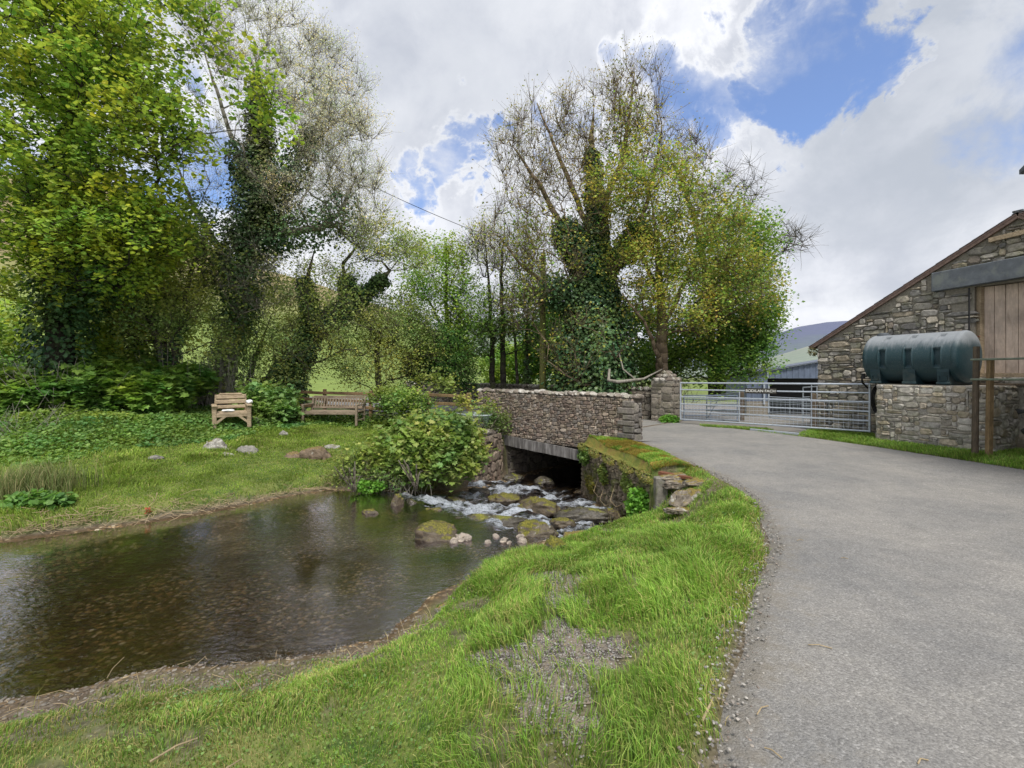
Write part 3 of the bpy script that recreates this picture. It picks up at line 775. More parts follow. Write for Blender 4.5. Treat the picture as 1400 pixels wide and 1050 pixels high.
# ------------------------------------------------------------------ barn
C0 = np.array([8.5, 13.0]); ub = np.array([.417, -.909]); nb = np.array([-.909, -.417])
bu = (*ub, 0); bn = (*nb, 0)
def ob(u, z, off=0): return np.array([C0[0] + ub[0] * u + nb[0] * off, C0[1] + ub[1] * u + nb[1] * off, z])
APU, APZ, EVZ, BW = 3.98, 4.78, 2.42, 7.96
def roofz(u): return EVZ + (APZ - EVZ) * (u / APU if u <= APU else (BW - u) / APU)
DU0, DU1, DZ0, DZ1 = 3.30, 4.75, 1.52, 3.44
barn = thing('stone_barn', 'old rubble stone barn with a sloping gable and boarded loft door beside the road', 'barn', (C0[0], C0[1], 0), math.atan2(ub[1], ub[0]))
gcols = [(.36, .33, .28), (.16, .155, .15), (.34, .28, .19), (.235, .22, .185), (.29, .265, .21), (.20, .19, .17), (.33, .29, .22), (.26, .21, .16), (.18, .175, .165), (.30, .28, .25), (.25, .24, .18)]
def vb(u, v):
    z = v - .3
    if DU0 - .02 < u < DU1 + .02 and DZ0 - .02 < z < DZ1 + .10: return False
    if 2.62 < u < 5.3 and DZ1 + .02 < z < 3.95 - .06 : return False
    return z < roofz(u) - .05
mb = MB()
rubble(mb, ob(0, -.3), bu, bn, BW, 5.1, .055, [tuple(1.32 * (.62 * q + .38 * sum(g_) / 3) for q in g_) for g_ in gcols], vb, (2, 11), (1, 3), .05, .008, 71)
mb.build('gable_stonework', M['barn_stone'], barn)
mb = MB()
def poly_prism(mb, pts, off0, off1, col=(.2, .2, .2)):
    n = len(pts); V = np.array([ob(u, z, off0) for u, z in pts] + [ob(u, z, off1) for u, z in pts])
    Fq = np.array([[i, (i + 1) % n, n + (i + 1) % n, n + i] for i in range(n)])
    mb.add(V, [Fq, np.array([list(range(n))[::-1]]), np.array([[n + i for i in range(n)]])], col)
# wall core in pieces around the loft door
poly_prism(mb, [(0, -.3), (DU0, -.3), (DU0, roofz(DU0) - .06), (0, EVZ - .06)], -.006, -.5)
poly_prism(mb, [(DU0, -.3), (DU1, -.3), (DU1, DZ0), (DU0, DZ0)], -.006, -.5)
poly_prism(mb, [(DU0, DZ1), (DU1, DZ1), (DU1, roofz(DU1) - .06), (APU, APZ - .06), (DU0, roofz(DU0) - .06)], -.006, -.5)
poly_prism(mb, [(DU1, -.3), (BW, -.3), (BW, EVZ - .06), (DU1, roofz(DU1) - .06)], -.006, -.5)
for uo in (0, BW - .5):     # side walls
    V = np.array([ob(uo, -.3, -.5), ob(uo + .5, -.3, -.5), ob(uo + .5, -.3, -10), ob(uo, -.3, -10)]); mb.add(np.concatenate([V, V + [0, 0, EVZ + .2]]), BOXQ := np.array([[0, 3, 2, 1], [4, 5, 6, 7], [0, 1, 5, 4], [1, 2, 6, 5], [2, 3, 7, 6], [3, 0, 4, 7]]))
poly_prism(mb, [(0.5, -.3), (BW - .5, -.3), (BW - .5, EVZ - .1), (APU, APZ - .15), (.5, EVZ - .1)], -9.6, -10)
mb.build('wall', M['mortar'], barn)
mb = MB()
rubble(mb, ob(0, -.3, -10), (*-nb * -1, 0), (*-ub, 0), 10, 2.6, .09, gcols, None, (2, 6), (1, 3), .05, .012, 77)
mb.build('side_stonework', M['barn_stone'], barn)
# roof slates in courses
def slates(mb, e0, e1, up, length, seed, cw=.26, ex=.2):
    e0 = np.array(e0, float); e1 = np.array(e1, float); up = np.array(up, float); up /= np.linalg.norm(up); L_ = np.linalg.norm(e1 - e0); d = (e1 - e0) / L_
    n = np.cross(d, up); n /= np.linalg.norm(n); n = n if n[2] > 0 else -n; r = random.Random(seed)
    for i in range(int(length / ex) + 1):
        x = -r.random() * cw
        while x < L_:
            w = cw * r.uniform(.85, 1.15); xa = max(x, 0); xb = min(x + w - .006, L_); x += w
            if xb - xa < .03: continue
            o_ = e0 + d * xa + up * i * ex + n * (.012 + r.uniform(0, .006)); sl = min(ex * 1.5, length - i * ex + .05)
            V = np.array([o_, o_ + d * (xb - xa), o_ + d * (xb - xa) + up * sl - n * .012, o_ + up * sl - n * .012]); V = np.concatenate([V, V + n * .010])
            mb.add(V, BOXQ, np.array((.12, .125, .14)) * r.uniform(.7, 1.3))
mb = MB()
OV = .07
for sgn in (1, -1):
    if sgn == 1: e0 = ob(-.22, EVZ - .13 + .03, OV); e1 = ob(-.22, EVZ - .13 + .03, -10.1); up = ob(APU, APZ) - ob(0, EVZ)
    else: e0 = ob(BW + .22, EVZ - .10, OV); e1 = ob(BW + .22, EVZ - .10, -10.1); up = ob(APU, APZ) - ob(BW, EVZ)
    slates(mb, e0, e1, up, 4.9, 5 + sgn, .3, .24)
    upn = up / np.linalg.norm(up); nn_ = np.cross((e1 - e0) / np.linalg.norm(e1 - e0), upn); nn_ = nn_ if nn_[2] > 0 else -nn_
    V = np.array([e0, e1, e1 + upn * 4.85, e0 + upn * 4.85]) - nn_ * .002
    mb.add(np.concatenate([V, V - nn_ * .035]), BOXQ, (.13, .09, .08))
k = NT('roof_slate'); p = k.geo(); n = k.noise(p, 6, 6, .7)
c = k.mix(k.math('MULTIPLY', k.rng(n, .42, .62), .75), k.attr(), (.19, .12, .10))
M['roof'] = k.done(k.bsdf(c, .8, k.bump(n, .4, .01)))
mb.build('roof', M['roof'], barn)
mb = MB(); mb.add(*beam(ob(APU, APZ + .06, OV - .01), ob(APU, APZ + .06, -10.1), .16, .04), (.1, .11, .13)); mb.build('ridge', M['slate'], barn)
mb = MB()      # verge board / mortar fillet under the slates
for a_, b_ in (((-.15, EVZ - .12), (APU, APZ - .045)), ((BW + .15, EVZ - .12), (APU + .001, APZ - .045))):
    mb.add(*beam(ob(a_[0], a_[1], .03), ob(b_[0], b_[1], .03), .07, .07))
mb.build('verge', plain('verge_mortar', (.17, .12, .10), .9, 0, .5, 12, .5), barn)
# slate lintel
mb = MB(); mb.add(*bbox((0, 0, 0), (2.75, .16, .42), b=.012)); V = mb.V[0]; V = ob(3.98, 3.70, .05) + V[:, :1] * np.array(bu) + V[:, 1:2] * np.array(bn) + V[:, 2:] * np.array([0, 0, 1.]); mb.V[0] = V
mb.V[0][:, 2] += .05 * ((mb.V[0] - ob(3.98, 3.7, 0)) @ np.array(bu)) / 1.3
mb.build('lintel', M['slate'], barn)
# loft door
dr_ = MB(); x = DU0 + .10; ii_ = 0
rr = random.Random(3)
while x < DU1 - .02:
    w = rr.uniform(.15, .21); w = min(w, DU1 - .02 - x)
    V, Fs = bbox((0, 0, 0), (w - .008, .03, DZ1 - DZ0 - .02), b=.004)
    V = ob(x + w / 2, (DZ0 + DZ1) / 2, -.16 + rr.uniform(-.004, .004)) + V[:, :1] * np.array(bu) + V[:, 1:2] * np.array(bn) + V[:, 2:] * np.array([0, 0, 1.])
    dr_.add(V, Fs); x += w
door = dr_.build('door', M['door'], barn)
mb = MB(); mb.add(*beam(ob(DU0 + .05, DZ0, -.12), ob(DU0 + .05, DZ1, -.12), .09, .10)); mb.add(*beam(ob(DU0 + .02, DZ0 + .03, -.10), ob(DU1, DZ0 + .03, -.10), .05, .10))
mb.add(*beam(ob(DU1 - .04, DZ0, -.12), ob(DU1 - .04, DZ1, -.12), .09, .08))
mb.build('frame', M['wood_pale'], door)
mb = MB(); mb.add(*box((0, 0, 0), (DU1 - DU0 + .1, .02, DZ1 - DZ0 + .1))); mb.V[0] = ob((DU0 + DU1) / 2, (DZ0 + DZ1) / 2, -.22) + mb.V[0][:, :1] * np.array(bu) + mb.V[0][:, 1:2] * np.array(bn) + mb.V[0][:, 2:] * np.array([0, 0, 1.])
mb.build('backing', M['black'], door)
mb = MB(); mb.add(*beam(ob(3.55, 4.36, .03), ob(4.5, 4.42, .03), .10, .09)); mb.build('beam_end', M['wood_pale'], barn)
mb = MB(); mb.add(*tube([ob(3.22, 2.28, .02), ob(3.25, 2.3, .16), ob(3.5, 2.36, .3)], .014, 6)); mb.build('bracket', M['rust'], barn)
# blocked sill course under the door: dark stones
mb = MB()
for (u_, z_, w_, h_) in ((3.85, .82, .55, .22), (4.2, .42, .42, .28), (3.55, 1.22, .34, .12), (3.6, .55, .22, .12), (4.25, 1.2, .6, .13)):
    V, Fc = rock_shape((w_, .12, h_), int(u_ * 100), 3, .12, .5)
    V = ob(u_, z_, .03) + V[:, :1] * np.array(bu) + V[:, 1:2] * np.array(bn) + V[:, 2:] * np.array([0, 0, 1.]); mb = MB(); mb.add(V, Fc, (.085, .09, .095))
    mb.build('dark_stone', M['barn_stone'], barn)
mb = MB(); mb.add(*box((0, 0, 0), (1.9, .03, 1.36))); mb.V[0] = ob(4.35, .66, .03) + mb.V[0][:, :1] * np.array(bu) + mb.V[0][:, 1:2] * np.array(bn) + mb.V[0][:, 2:] * np.array([0, 0, 1.])
k = NT('lime_wash'); p = k.geo(); n = k.noise(p, 5, 8, .7); n2 = k.noise(p, 30, 5, .7); z = k.sep(p)[2]
c = k.ramp(n, [(.3, (.20, .17, .135)), (.5, (.40, .37, .31)), (.7, (.56, .53, .46))]); c = k.mix(k.rng(z, .5, .0), c, (.30, .25, .17)); c = k.mix(.5, c, k.ramp(n2, [(.3, (.6, .6, .6)), (.7, (1.2, 1.2, 1.2))]), 'MULTIPLY')
M['lime'] = k.done(k.bsdf(c, .9, k.bump(k.math('ADD', n, n2), .9, .06)))
mb.build('lime_render', M['lime'], barn)
# slate drip above the render, dark timber
mb = MB(); mb.add(*beam(ob(2.85, 1.37, .06), ob(4.9, 1.37, .06), .12, .045)); mb.build('sill', M['wood_post'], barn)

# tank plinth
P0, P1 = 2.02, 3.95
t = thing('tank_plinth', 'pale rubble stone plinth under the green oil tank against the barn', 'plinth', tuple(ob(P0, 0, 1.1)), math.atan2(ub[1], ub[0]))
pcols = [(.50, .48, .42), (.56, .54, .49), (.42, .39, .34), (.46, .41, .34), (.36, .345, .32), (.52, .50, .47), (.44, .385, .30)]
mb = MB()
rubble(mb, ob(P0, -.15, 1.1), bu, bn, P1 - P0, 1.50, .045, pcols, None, (2, 9), (1, 3), .035, .006, 81)
rubble(mb, ob(P0, -.15, 0.0), bn, (*-ub, 0), 1.1, 1.50, .06, pcols, None, (2, 6), (1, 3), .045, .010, 82)
rubble(mb, ob(P1, -.15, 1.1), (*-nb, 0), bu, 1.1, 1.50, .06, pcols, None, (2, 6), (1, 3), .045, .010, 83)
mb.build('stonework', M['barn_stone'], t)
mb = MB(); poly_prism(mb, [(P0, -.15), (P1, -.15), (P1, 1.345), (P0, 1.345)], 1.094, .06)
mb.build('core', plain('plinth_mortar', (.42, .39, .34), .95, 0, .35, 14, .5), t)
# ------------------------------------------------------------------ oil tank
Lt, Rt = 1.86, .535
tc_ = ob(2.60, 1.375 + Rt + .03, .62)
tank = thing('oil_tank', 'dark green plastic oil tank with pale dust and painted sky sheen on top, on the stone plinth', 'tank', (tc_[0], tc_[1], 1.36), math.atan2(ub[1], ub[0]))
na, nt = 260, 200
xs = np.linspace(-Lt / 2, Lt / 2, na); th = np.arange(nt) * 2 * pi / nt
e = np.clip((np.abs(xs) - (Lt / 2 - .11)) / .11, 0, 1); rad = Rt * np.sqrt(np.maximum(1 - .86 * e ** 2.6, .0))
XX, TT = np.meshgrid(xs, th, indexing='ij'); R_ = np.repeat(rad[:, None], nt, 1)
el_ = np.degrees(np.arctan2(np.sin(TT), np.abs(np.cos(TT))))       # elevation angle of the skin, -90..90
for xc in (-.46, .03, .53):
    inx = np.clip((.066 - np.abs(XX - xc)) / .008, 0, 1)
    R_ -= .085 * inx * np.clip((22 - np.abs(el_ + 2)) / 1.8, 0, 1)
    R_ -= .06 * inx * np.clip((10 - np.abs(el_ - 56)) / 1.8, 0, 1)
    rim = np.clip((.095 - np.abs(XX - xc)) / .012, 0, 1) * (np.clip((27 - np.abs(el_ + 2)) / 2.5, 0, 1)); R_ += .012 * rim * (1 - inx)
R_ += .006 * np.clip((.03 - np.abs(np.abs(XX) - .80)) / .01, 0, 1)
V = np.stack([XX, -np.cos(TT) * R_, np.sin(TT) * R_], -1).reshape(-1, 3)
it = np.arange(na * nt).reshape(na, nt); jn = np.roll(it, -1, 1)
Q = np.stack([it[:-1], it[1:], jn[1:], jn[:-1]], -1).reshape(-1, 4)
mb = MB(); mb.add(V, [Q, it[0][None, :], it[-1][None, ::-1]])
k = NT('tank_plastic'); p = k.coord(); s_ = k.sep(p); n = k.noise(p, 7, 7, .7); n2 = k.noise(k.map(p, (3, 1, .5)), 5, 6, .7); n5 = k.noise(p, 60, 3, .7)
f = k.rng(k.math('ADD', s_[2], k.math('MULTIPLY', k.math('SUBTRACT', n2, .5), .40)), .14, .42)  # paler towards the top: dust plus the sky's reflection put into the colour
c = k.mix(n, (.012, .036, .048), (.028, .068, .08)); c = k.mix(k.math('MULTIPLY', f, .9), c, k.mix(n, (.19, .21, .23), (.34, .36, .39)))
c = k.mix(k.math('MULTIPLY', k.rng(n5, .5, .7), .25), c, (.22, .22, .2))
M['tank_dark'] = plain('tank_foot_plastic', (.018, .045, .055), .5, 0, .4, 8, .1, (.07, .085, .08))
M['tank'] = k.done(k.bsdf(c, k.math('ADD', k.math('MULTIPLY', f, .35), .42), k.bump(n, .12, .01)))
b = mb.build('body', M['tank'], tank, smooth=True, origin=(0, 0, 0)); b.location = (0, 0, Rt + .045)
b.matrix_parent_inverse = Matrix()
for i, xc in enumerate((-.62, .03, .62)):
    mb = MB(); w = .20 if i != 1 else .23
    # saddle foot: wide pillar with curved inner side, notch in the outer two
    prof = [(-.44, 0), (.44, 0), (.475, .26), (.47, .34), (-.47, .34), (-.475, .26)]
    Vf = np.array([(xc - w / 2, a_, b_) for a_, b_ in prof] + [(xc + w / 2, a_, b_) for a_, b_ in prof])
    n_ = len(prof); mb.add(Vf, [np.array([[j, (j + 1) % n_, n_ + (j + 1) % n_, n_ + j] for j in range(n_)]), np.array([list(range(n_))[::-1]]), np.array([[n_ + j for j in range(n_)]])])
    for sy in (-1, 1):
        mb.add(*bbox((xc, sy * .455, .03), (w + .03, .05, .05), b=.01))
        if i != 1:
            for zz in (.09, .19): mb.add(*bbox((xc, sy * .465, zz), (.12, .03, .012), b=.004))
            for xx in (-.06, .06): mb.add(*bbox((xc + xx, sy * .465, .14), (.012, .03, .10), b=.004))
    o = mb.build('foot', M['tank_dark'], tank, origin=(0, 0, 0)); o.location = (0, 0, 0)
mb = MB(); Vc, Fc = tube([(0, 0, 0), (0, 0, .05), (0, 0, .051), (0, 0, .08)], [.13, .13, .10, .09], 20); mb.add(Vc, Fc); o = mb.build('filler_cap', M['slate'], tank, origin=(0, 0, 0)); o.location = (-.70, .02, 2 * Rt + .03)

mb = MB(); mb.add(*tube([(-Lt / 2 + .06, -.30, .17), (-Lt / 2 - .05, -.32, .15), (-Lt / 2 - .08, -.25, .02), (-Lt / 2 - .07, -.05, -.12)], .022, 8)); mb.add(*tube([(-Lt / 2 - .02, -.315, .10), (-Lt / 2 - .02, -.315, .23)], .035, 8)); o = mb.build('outlet_pipe', M['black'], tank, origin=(0, 0, 0)); o.location = (0, 0, 0)
mb = MB(); mb.add(*tube([ob(DU0 - .05, 3.42, .09), ob(DU0 - .05, 2.5, .09), ob(DU0 - .05, 1.6, .09)], .016, 8)); mb.build('pipe', M['black'], barn)
# black cable coil hung between gate and plinth
mb = MB(); a0 = ob(1.62, .95, .14)
for j in range(3):
    th_ = np.linspace(0, 2 * pi, 30); mb.add(*tube([a0 + np.array(bu) * (.16 + .02 * j) * cos(q) + np.array([0, 0, 1]) * (.34 + .02 * j) * sin(q) + np.array(bn) * .025 * j for q in th_], .014, 6))
tag(mb.build('cable_coil', M['black']), 'black cable coil hanging on the barn wall between gate and plinth', 'cable')
# railing with two posts in front of the barn
rl = thing('pipe_railing', 'green pipe railing tied to two weathered posts in front of the loft door', 'railing', at(1352, 627, 0))
q0 = np.array(at(1342, 628, 0)); 
mb = MB(); mb.add(*tube([(8.72, 8.82, -.1), (8.73, 8.82, .7), (8.76, 8.83, 2.1)], [.055, .05, .048], 10)); mb.build('post', M['wood_post'], rl)
mb = MB(); mb.add(*beam((8.82, 8.66, -.1), (8.87, 8.68, 1.86), .085, .075)); mb.build('post', M['wood_brown'], rl)
green = plain('mossy_pipe', (.16, .19, .14), .7, .1, .4, 20, .2)
for z_, in ((1.85,), (1.48,)):
    mb = MB(); mb.add(*tube([(8.62, 8.80, z_), (9.2, 7.95, z_ + .01), (9.9, 6.9, z_ + .02)], .02, 8)); mb.build('rail', green, rl)
# neighbouring outbuilding whose slate eave pokes in
ot = thing('outbuilding', 'outbuilding at the far right edge of which only a dark slate eave corner shows', 'building', (8.6, 6.4, 0))
mb = MB(); mb.add(*box((11.3, 4.7, 2.3), (5.0, 4.2, 4.7))); mb.build('wall', M['mortar'], ot)
mb = MB()
V = np.array([(8.07, 7.45, 4.76), (14.3, 7.45, 4.76), (14.3, 4.7, 6.6), (8.07, 4.7, 6.6)]); mb.add(np.concatenate([V, V + [0, 0, .07]]), BOXQ)
V = np.array([(8.07, 1.95, 4.76), (14.3, 1.95, 4.76), (14.3, 4.7, 6.6), (8.07, 4.7, 6.6)]); mb.add(np.concatenate([V, V + [0, .003, .07]]), BOXQ[:, ::-1])
mb.build('roof', M['slate'], ot)

# ------------------------------------------------------------------ gates
def gate(name, label, p0, p1, zb0, zb1, H, bars, mat, uprights=(), wire=False, r=.024, braces=(), group=None, plates=()):
    p0 = np.array(p0, float); p1 = np.array(p1, float)
    t = thing(name, label, 'gate', (p0[0], p0[1], zb0), 0, group)
    def g(a, h): return np.array([p0[0] + (p1[0] - p0[0]) * a, p0[1] + (p1[1] - p0[1]) * a, zb0 + (zb1 - zb0) * a + h])
    mb = MB()
    for a in (0, 1): mb.add(*tube([g(a, 0), g(a, H)], r, 10))
    mb.add(*tube([g(0, H), g(1, H)], r, 10)); mb.add(*tube([g(0, 0.02), g(1, 0.02)], r, 10))
    mb.build('frame', mat, t)
    for h in bars:
        mb = MB(); mb.add(*tube([g(0, h), g(1, h)], r * .85, 8)); mb.build('bar', mat, t)
    for a in uprights:
        mb = MB(); mb.add(*beam(g(a, 0), g(a, H), .012, .04)); mb.build('upright', mat, t)
    for (a0, h0, a1, h1) in braces:
        mb = MB(); mb.add(*tube([g(a0, h0), g(a1, h1)], r * .8, 8)); mb.build('brace', mat, t)
    if wire:
        mb = MB(); L = np.linalg.norm(p1 - p0); a = 0
        nrm = np.array([p1[1] - p0[1], -(p1[0] - p0[0]), 0]) / L * .02
        P = []
        for a in np.arange(.01, .995, .10 / L): P.append([g(a, .03) + nrm, g(a, H * wire) + nrm])
        for h in np.arange(.10, H * wire, .10): P.append([g(0, h) + nrm, g(1, h) + nrm])
        P = np.array(P); mb.add(*tubes(P, np.full(P.shape[:2], .003), 3)); mb.build('wire_mesh', mat, t)
    return t, g
gt, gg = gate('metal_gate', 'long galvanised field gate with wire mesh and a name plate', (5.30, 14.72), (8.65, 11.32), .13, .17, 1.16, (.27, .50, .73, .95), M['galv'], (.745,), .66)
# name plate
mb = MB(); s0 = gg(.405, .95); s1 = gg(.575, .95)
dS = (s1 - s0); LS = np.linalg.norm(dS); dS /= LS; nS = np.array([dS[1], -dS[0], 0]); nS = nS if nS[1] < 0 else -nS
Vb, Fb = bbox((0, 0, 0), (LS, .02, .15), b=.004); cS = (s0 + s1) / 2 + nS * .04
mb.add(cS + Vb[:, :1] * dS + Vb[:, 1:2] * nS + Vb[:, 2:] * np.array([0, 0, 1.]), Fb)
sg = mb.build('name_plate', plain('dark_sign', (.035, .03, .022), .6, 0, .3), gt)
cu = bpy.data.curves.new('lettering', 'FONT'); cu.body = 'BODILAN FACH'; cu.size = .098; cu.align_x = 'CENTER'; cu.align_y = 'CENTER'; cu.extrude = .002; cu.offset = .001
to = bpy.data.objects.new('tmp', cu); COL.objects.link(to); dg = bpy.context.evaluated_depsgraph_get()
me = bpy.data.meshes.new_from_object(to.evaluated_get(dg)); bpy.data.objects.remove(to)
lo = bpy.data.objects.new('lettering', me); COL.objects.link(lo); me.materials.clear(); me.materials.append(plain('sign_white', (.8, .8, .76), .6, 0, .1))
tx = np.array([v.co[0] for v in me.vertices]); sx = (LS - .05) / (tx.max() - tx.min())
zt = Vector((0, 0, 1)); xd = Vector(dS); yd = Vector(nS)
Mx = Matrix(((xd.x, 0, nS[0], 0), (xd.y, 0, nS[1], 0), (xd.z, 1, 0, 0), (0, 0, 0, 1)))
for v in me.vertices:
    q = Vector(cS) + Vector(nS) * .0125 + xd * (v.co.x * sx) + zt * (v.co.y) + Vector(nS) * v.co.z; v.co = q
lo.parent = sg; lo.matrix_parent_inverse = world(sg).inverted()

gate('sheep_hurdle', 'blue grey galvanised sheep hurdle standing behind the left end of the long gate', pt(935, 0, 16.8)[:2], pt(1008, 0, 17.2)[:2], -.12, -.15, .92, (.2, .4, .6, .78), M['galv_dull'], (.5,), .95, .02, ())
gate('metal_gate', 'half open galvanised gate with slanting bars behind the left part of the long gate', pt(966, 0, 19.5)[:2], pt(1011, 0, 15.6)[:2], -.35, -.02, .98, (.2, .38, .56, .76), M['galv'], (), False, .02, ((0, 0, .5, .98),))
gate('sheep_hurdle', 'grey sheep hurdle across the dark opening of the steel shed', pt(1052, 0, 21)[:2], pt(1112, 0, 18.5)[:2], -.42, -.38, .95, (.25, .5, .75), M['galv'], (.5,), .9, .02)
gate('metal_gate', 'narrow galvanised hurdle gate beside the dark post at the barn corner', pt(1098, 0, 15.5)[:2], pt(1117, 0, 15.0)[:2], -.1, -.05, 1.22, (.3, .6, .9), M['galv'], (), False, .02)
for px_, Yp, h_, lb in ((1014, 16.2, 1.0, 'dark wooden post beside the half open gate behind the long gate'), (1112, 12.6, 1.05, 'thick dark wooden gatepost at the left corner of the barn')):
    X_ = (px_ - 700) * Yp / F; zb = gz(X_, Yp); mb = MB(); mb.add(*tube([(X_, Yp, zb - .1), (X_ + .01, Yp, zb + h_ * .5), (X_, Yp, zb + h_), (X_, Yp, zb + h_ + .02)], [.085, .08, .078, .04], 10))
    tag(mb.build('wooden_post', M['wood_post']), lb, 'post')
mb = MB(); a_ = at(1026, 588.5, 0); b_ = at(1108, 596.5, 0); mb.add(*beam((a_[0], a_[1], .03), (b_[0], b_[1], .03), .07, .05)); tag(mb.build('steel_rail', M['galv']), 'pale steel rail lying on the ground under the long gate', 'rail')
for px_ in (1057, ):
    X_, Y_ = (px_ - 700) * 22.6 / F, 22.6

# steel shed
sh = thing('steel_shed', 'low dark blue corrugated steel shed with a black opening behind the gate', 'shed', (12.0, 24, -.6))
def sx_(px, Y=24.): return (px - 700) * Y / F
XL, XR = sx_(1020), sx_(1235); 
def stop(x): return 1.52 + (x - XL) * (.62 / (sx_(1118) - XL))
mb = MB(); xs = np.arange(XL, XR, .05); OPX = sx_(1050)
fr_ = []
for i, x in enumerate(xs):
    yo = 24 - (.03 if (i // 2) % 3 == 0 else 0)
    zt_ = stop(x); zb = -.6 if x < OPX else stop(OPX) - .38 - .0 * x
    if x < OPX: zb = .15
    fr_.append(((x, yo, zb), (x, yo, zt_)))
V = np.array(fr_).reshape(-1, 3); n_ = len(fr_); mb.add(V, np.array([[2 * i, 2 * i + 2, 2 * i + 3, 2 * i + 1] for i in range(n_ - 1) if not (xs[i] < OPX <= xs[i + 1])]))
V = np.array([(XL, 24, .15), (XL, 26.5, .15), (XL, 26.5, 1.5), (XL, 24, 1.52)]); mb.add(V, np.array([[0, 1, 2, 3]]))
mb.build('cladding', plain('blue_cladding', (.14, .175, .25), .5, .2, .25, 3, .05), sh)
mb = MB(); V = np.array([(XL - .15, 23.85, stop(XL) + .0), (XR, 23.85, stop(XR)), (XR, 26.6, stop(XR) - .12), (XL - .15, 26.6, stop(XL) - .12)]); mb.add(np.concatenate([V, V + [0, 0, .06]]), BOXQ); mb.build('roof', plain('grey_roof', (.12, .14, .18), .6, .2), sh)
mb = MB(); mb.add(*box(((XL + OPX) / 2, 24.05, -.23), (OPX - XL, .2, .76))); mb.build('block_wall', M['mortar'], sh)
mb = MB(); mb.add(*box((OPX, 23.95, .3), (.07, .07, 1.5))); mb.build('stanchion', M['galv'], sh); mb = MB()
mb.add(*box((sx_(1043), 23.9, .55), (.08, .08, 1.1))); mb.build('stanchion', M['galv'], sh)
mb = MB(); mb.add(*box(((OPX + XR) / 2, 26.5, .3), (XR - OPX, .05, 2.0))); mb.build('interior_shade_panel', M['black'], sh)  # black panel added behind the opening to stand in for the shade inside

# ------------------------------------------------------------------ sluice post, slabs, rocks
sl = thing('sluice_post', 'pair of upright weathered grey sluice posts at the stream edge with a rusty iron bar', 'post', (2.55, 7.6, -.65))
mb = MB(); mb.add(*bbox((2.42, 7.62, -.42), (.20, .14, .66), .05, b=.015), (.22, .21, .185)); mb.build('slab', M['wing'], sl)
mb = MB(); mb.add(*bbox((2.66, 7.66, -.42), (.15, .14, .64), .05, b=.015), (.2, .165, .14)); mb.build('slab', M['bridge_stone'], sl)
mb = MB(); mb.add(*beam((2.47, 7.85, -.07), (3.02, 7.35, -.09), .10, .05)); mb.add(*beam((2.76, 7.60, -.75), (2.76, 7.62, -.12), .04, .05)); mb.build('iron_bar', M['rust'], sl)
M['rock_gr'] = rock_mat('grey_rock', (.25, .245, .23), .18)
M['rock_gr2'] = rock_mat('grey_lichened_rock', (.28, .27, .25), .45, lich=.5)
M['rock_moss'] = rock_mat('mossy_rock', (.13, .11, .085), .74, ((.06, .065, .012), (.20, .18, .03)))
M['rock_moss2'] = rock_mat('brown_mossy_rock', (.2, .15, .11), .6, ((.10, .075, .03), (.27, .2, .09)))
M['rock_wet'] = rock_mat('wet_rock', (.075, .068, .055), .42, wet=1, lich=.72)
M['rock_wetm'] = rock_mat('wet_mossy_rock', (.10, .08, .055), .56, ((.05, .05, .01), (.2, .18, .03)), wet=.6, lich=.72)
M['rock_pale'] = rock_mat('pale_cobble', (.34, .30, .26), .05, lich=.6)
M['rock_slab'] = rock_mat('lichened_slab', (.22, .19, .155), .60, ((.12, .08, .03), (.26, .21, .05)), lich=.55)
def rock(label, px, py, z, w, h, mat, dep=None, rz=0, seed=None, sink=.35, cat='rock', name='rock', group=None, sub=3, tall=None):
    X, Y, _ = at(px, py, z); s = Y / F; W = w * s; H = (h * s) * 1.0
    seed = seed or int(px * 7 + py)
    D = dep or W * .8
    V, Fc = rock_shape((W * 1.1, D, H * 1.7), seed, (4 if W > .25 else sub) if W > .12 else 2, .36)
    Mr = np.array(Matrix.Rotation(rz, 3, 'Z')); V = V @ Mr.T
    o_ = MB(); o_.add(V, Fc); ob_ = o_.build(name, M[mat], smooth=True, origin=(0, 0, 0)); ob_.location = (X, Y + D * .35, z + H * .86 - V[:, 2].max())
    ob_.data.polygons.foreach_set('use_smooth', np.zeros(len(ob_.data.polygons), bool) if W < .12 else np.ones(len(ob_.data.polygons), bool))
    return tag(ob_, label, cat, group)
lawnz = lambda px, py, z0=-.3: z0
for (lb, px, py, w, h, mt) in (
    ('grey boulder with a mossy crown on the lawn in front of the log armchair', 290, 614, 34, 17, 'rock_gr2'),
    ('grey boulder on the lawn right of the moss crowned one', 335, 622, 30, 14, 'rock_gr'),
    ('round brown mossy boulder, largest on the lawn, below the slatted bench', 427, 634, 40, 26, 'rock_moss2'),
    ('low half buried rock just left of the brown mossy boulder', 398, 628, 26, 12, 'rock_moss2'),
    ('flat rock sunk in the turf right of the brown mossy boulder', 452, 614, 20, 7, 'rock_gr2'),
    ('small rock flush with the lawn in front of the big leafy shrub', 386, 594, 14, 6, 'rock_gr'),
    ('dark flat rock poking out of the lawn on the left', 208, 629, 20, 7, 'rock_gr'),
    ('small pale rock below the moss crowned boulder', 308, 624, 18, 7, 'rock_gr2'),
    ('pale grey rock beside the right foot of the log armchair', 343, 581, 22, 14, 'rock_gr'),
    ('pale rock at the foot of the leafy shrub between the two seats', 393, 577, 20, 13, 'rock_gr2'),
    ('grey rock under the left end of the slatted bench', 424, 576, 18, 11, 'rock_gr'),
    ('grey rock right behind the slatted bench', 497, 574, 20, 10, 'rock_gr')):
    X, Y, _ = at(px, py, -.2)
    for _ in range(3): zz = gz(X, Y); X, Y, _ = at(px, py, zz)
    rock(lb, px, py, zz, w, h, mt, sink=.30)
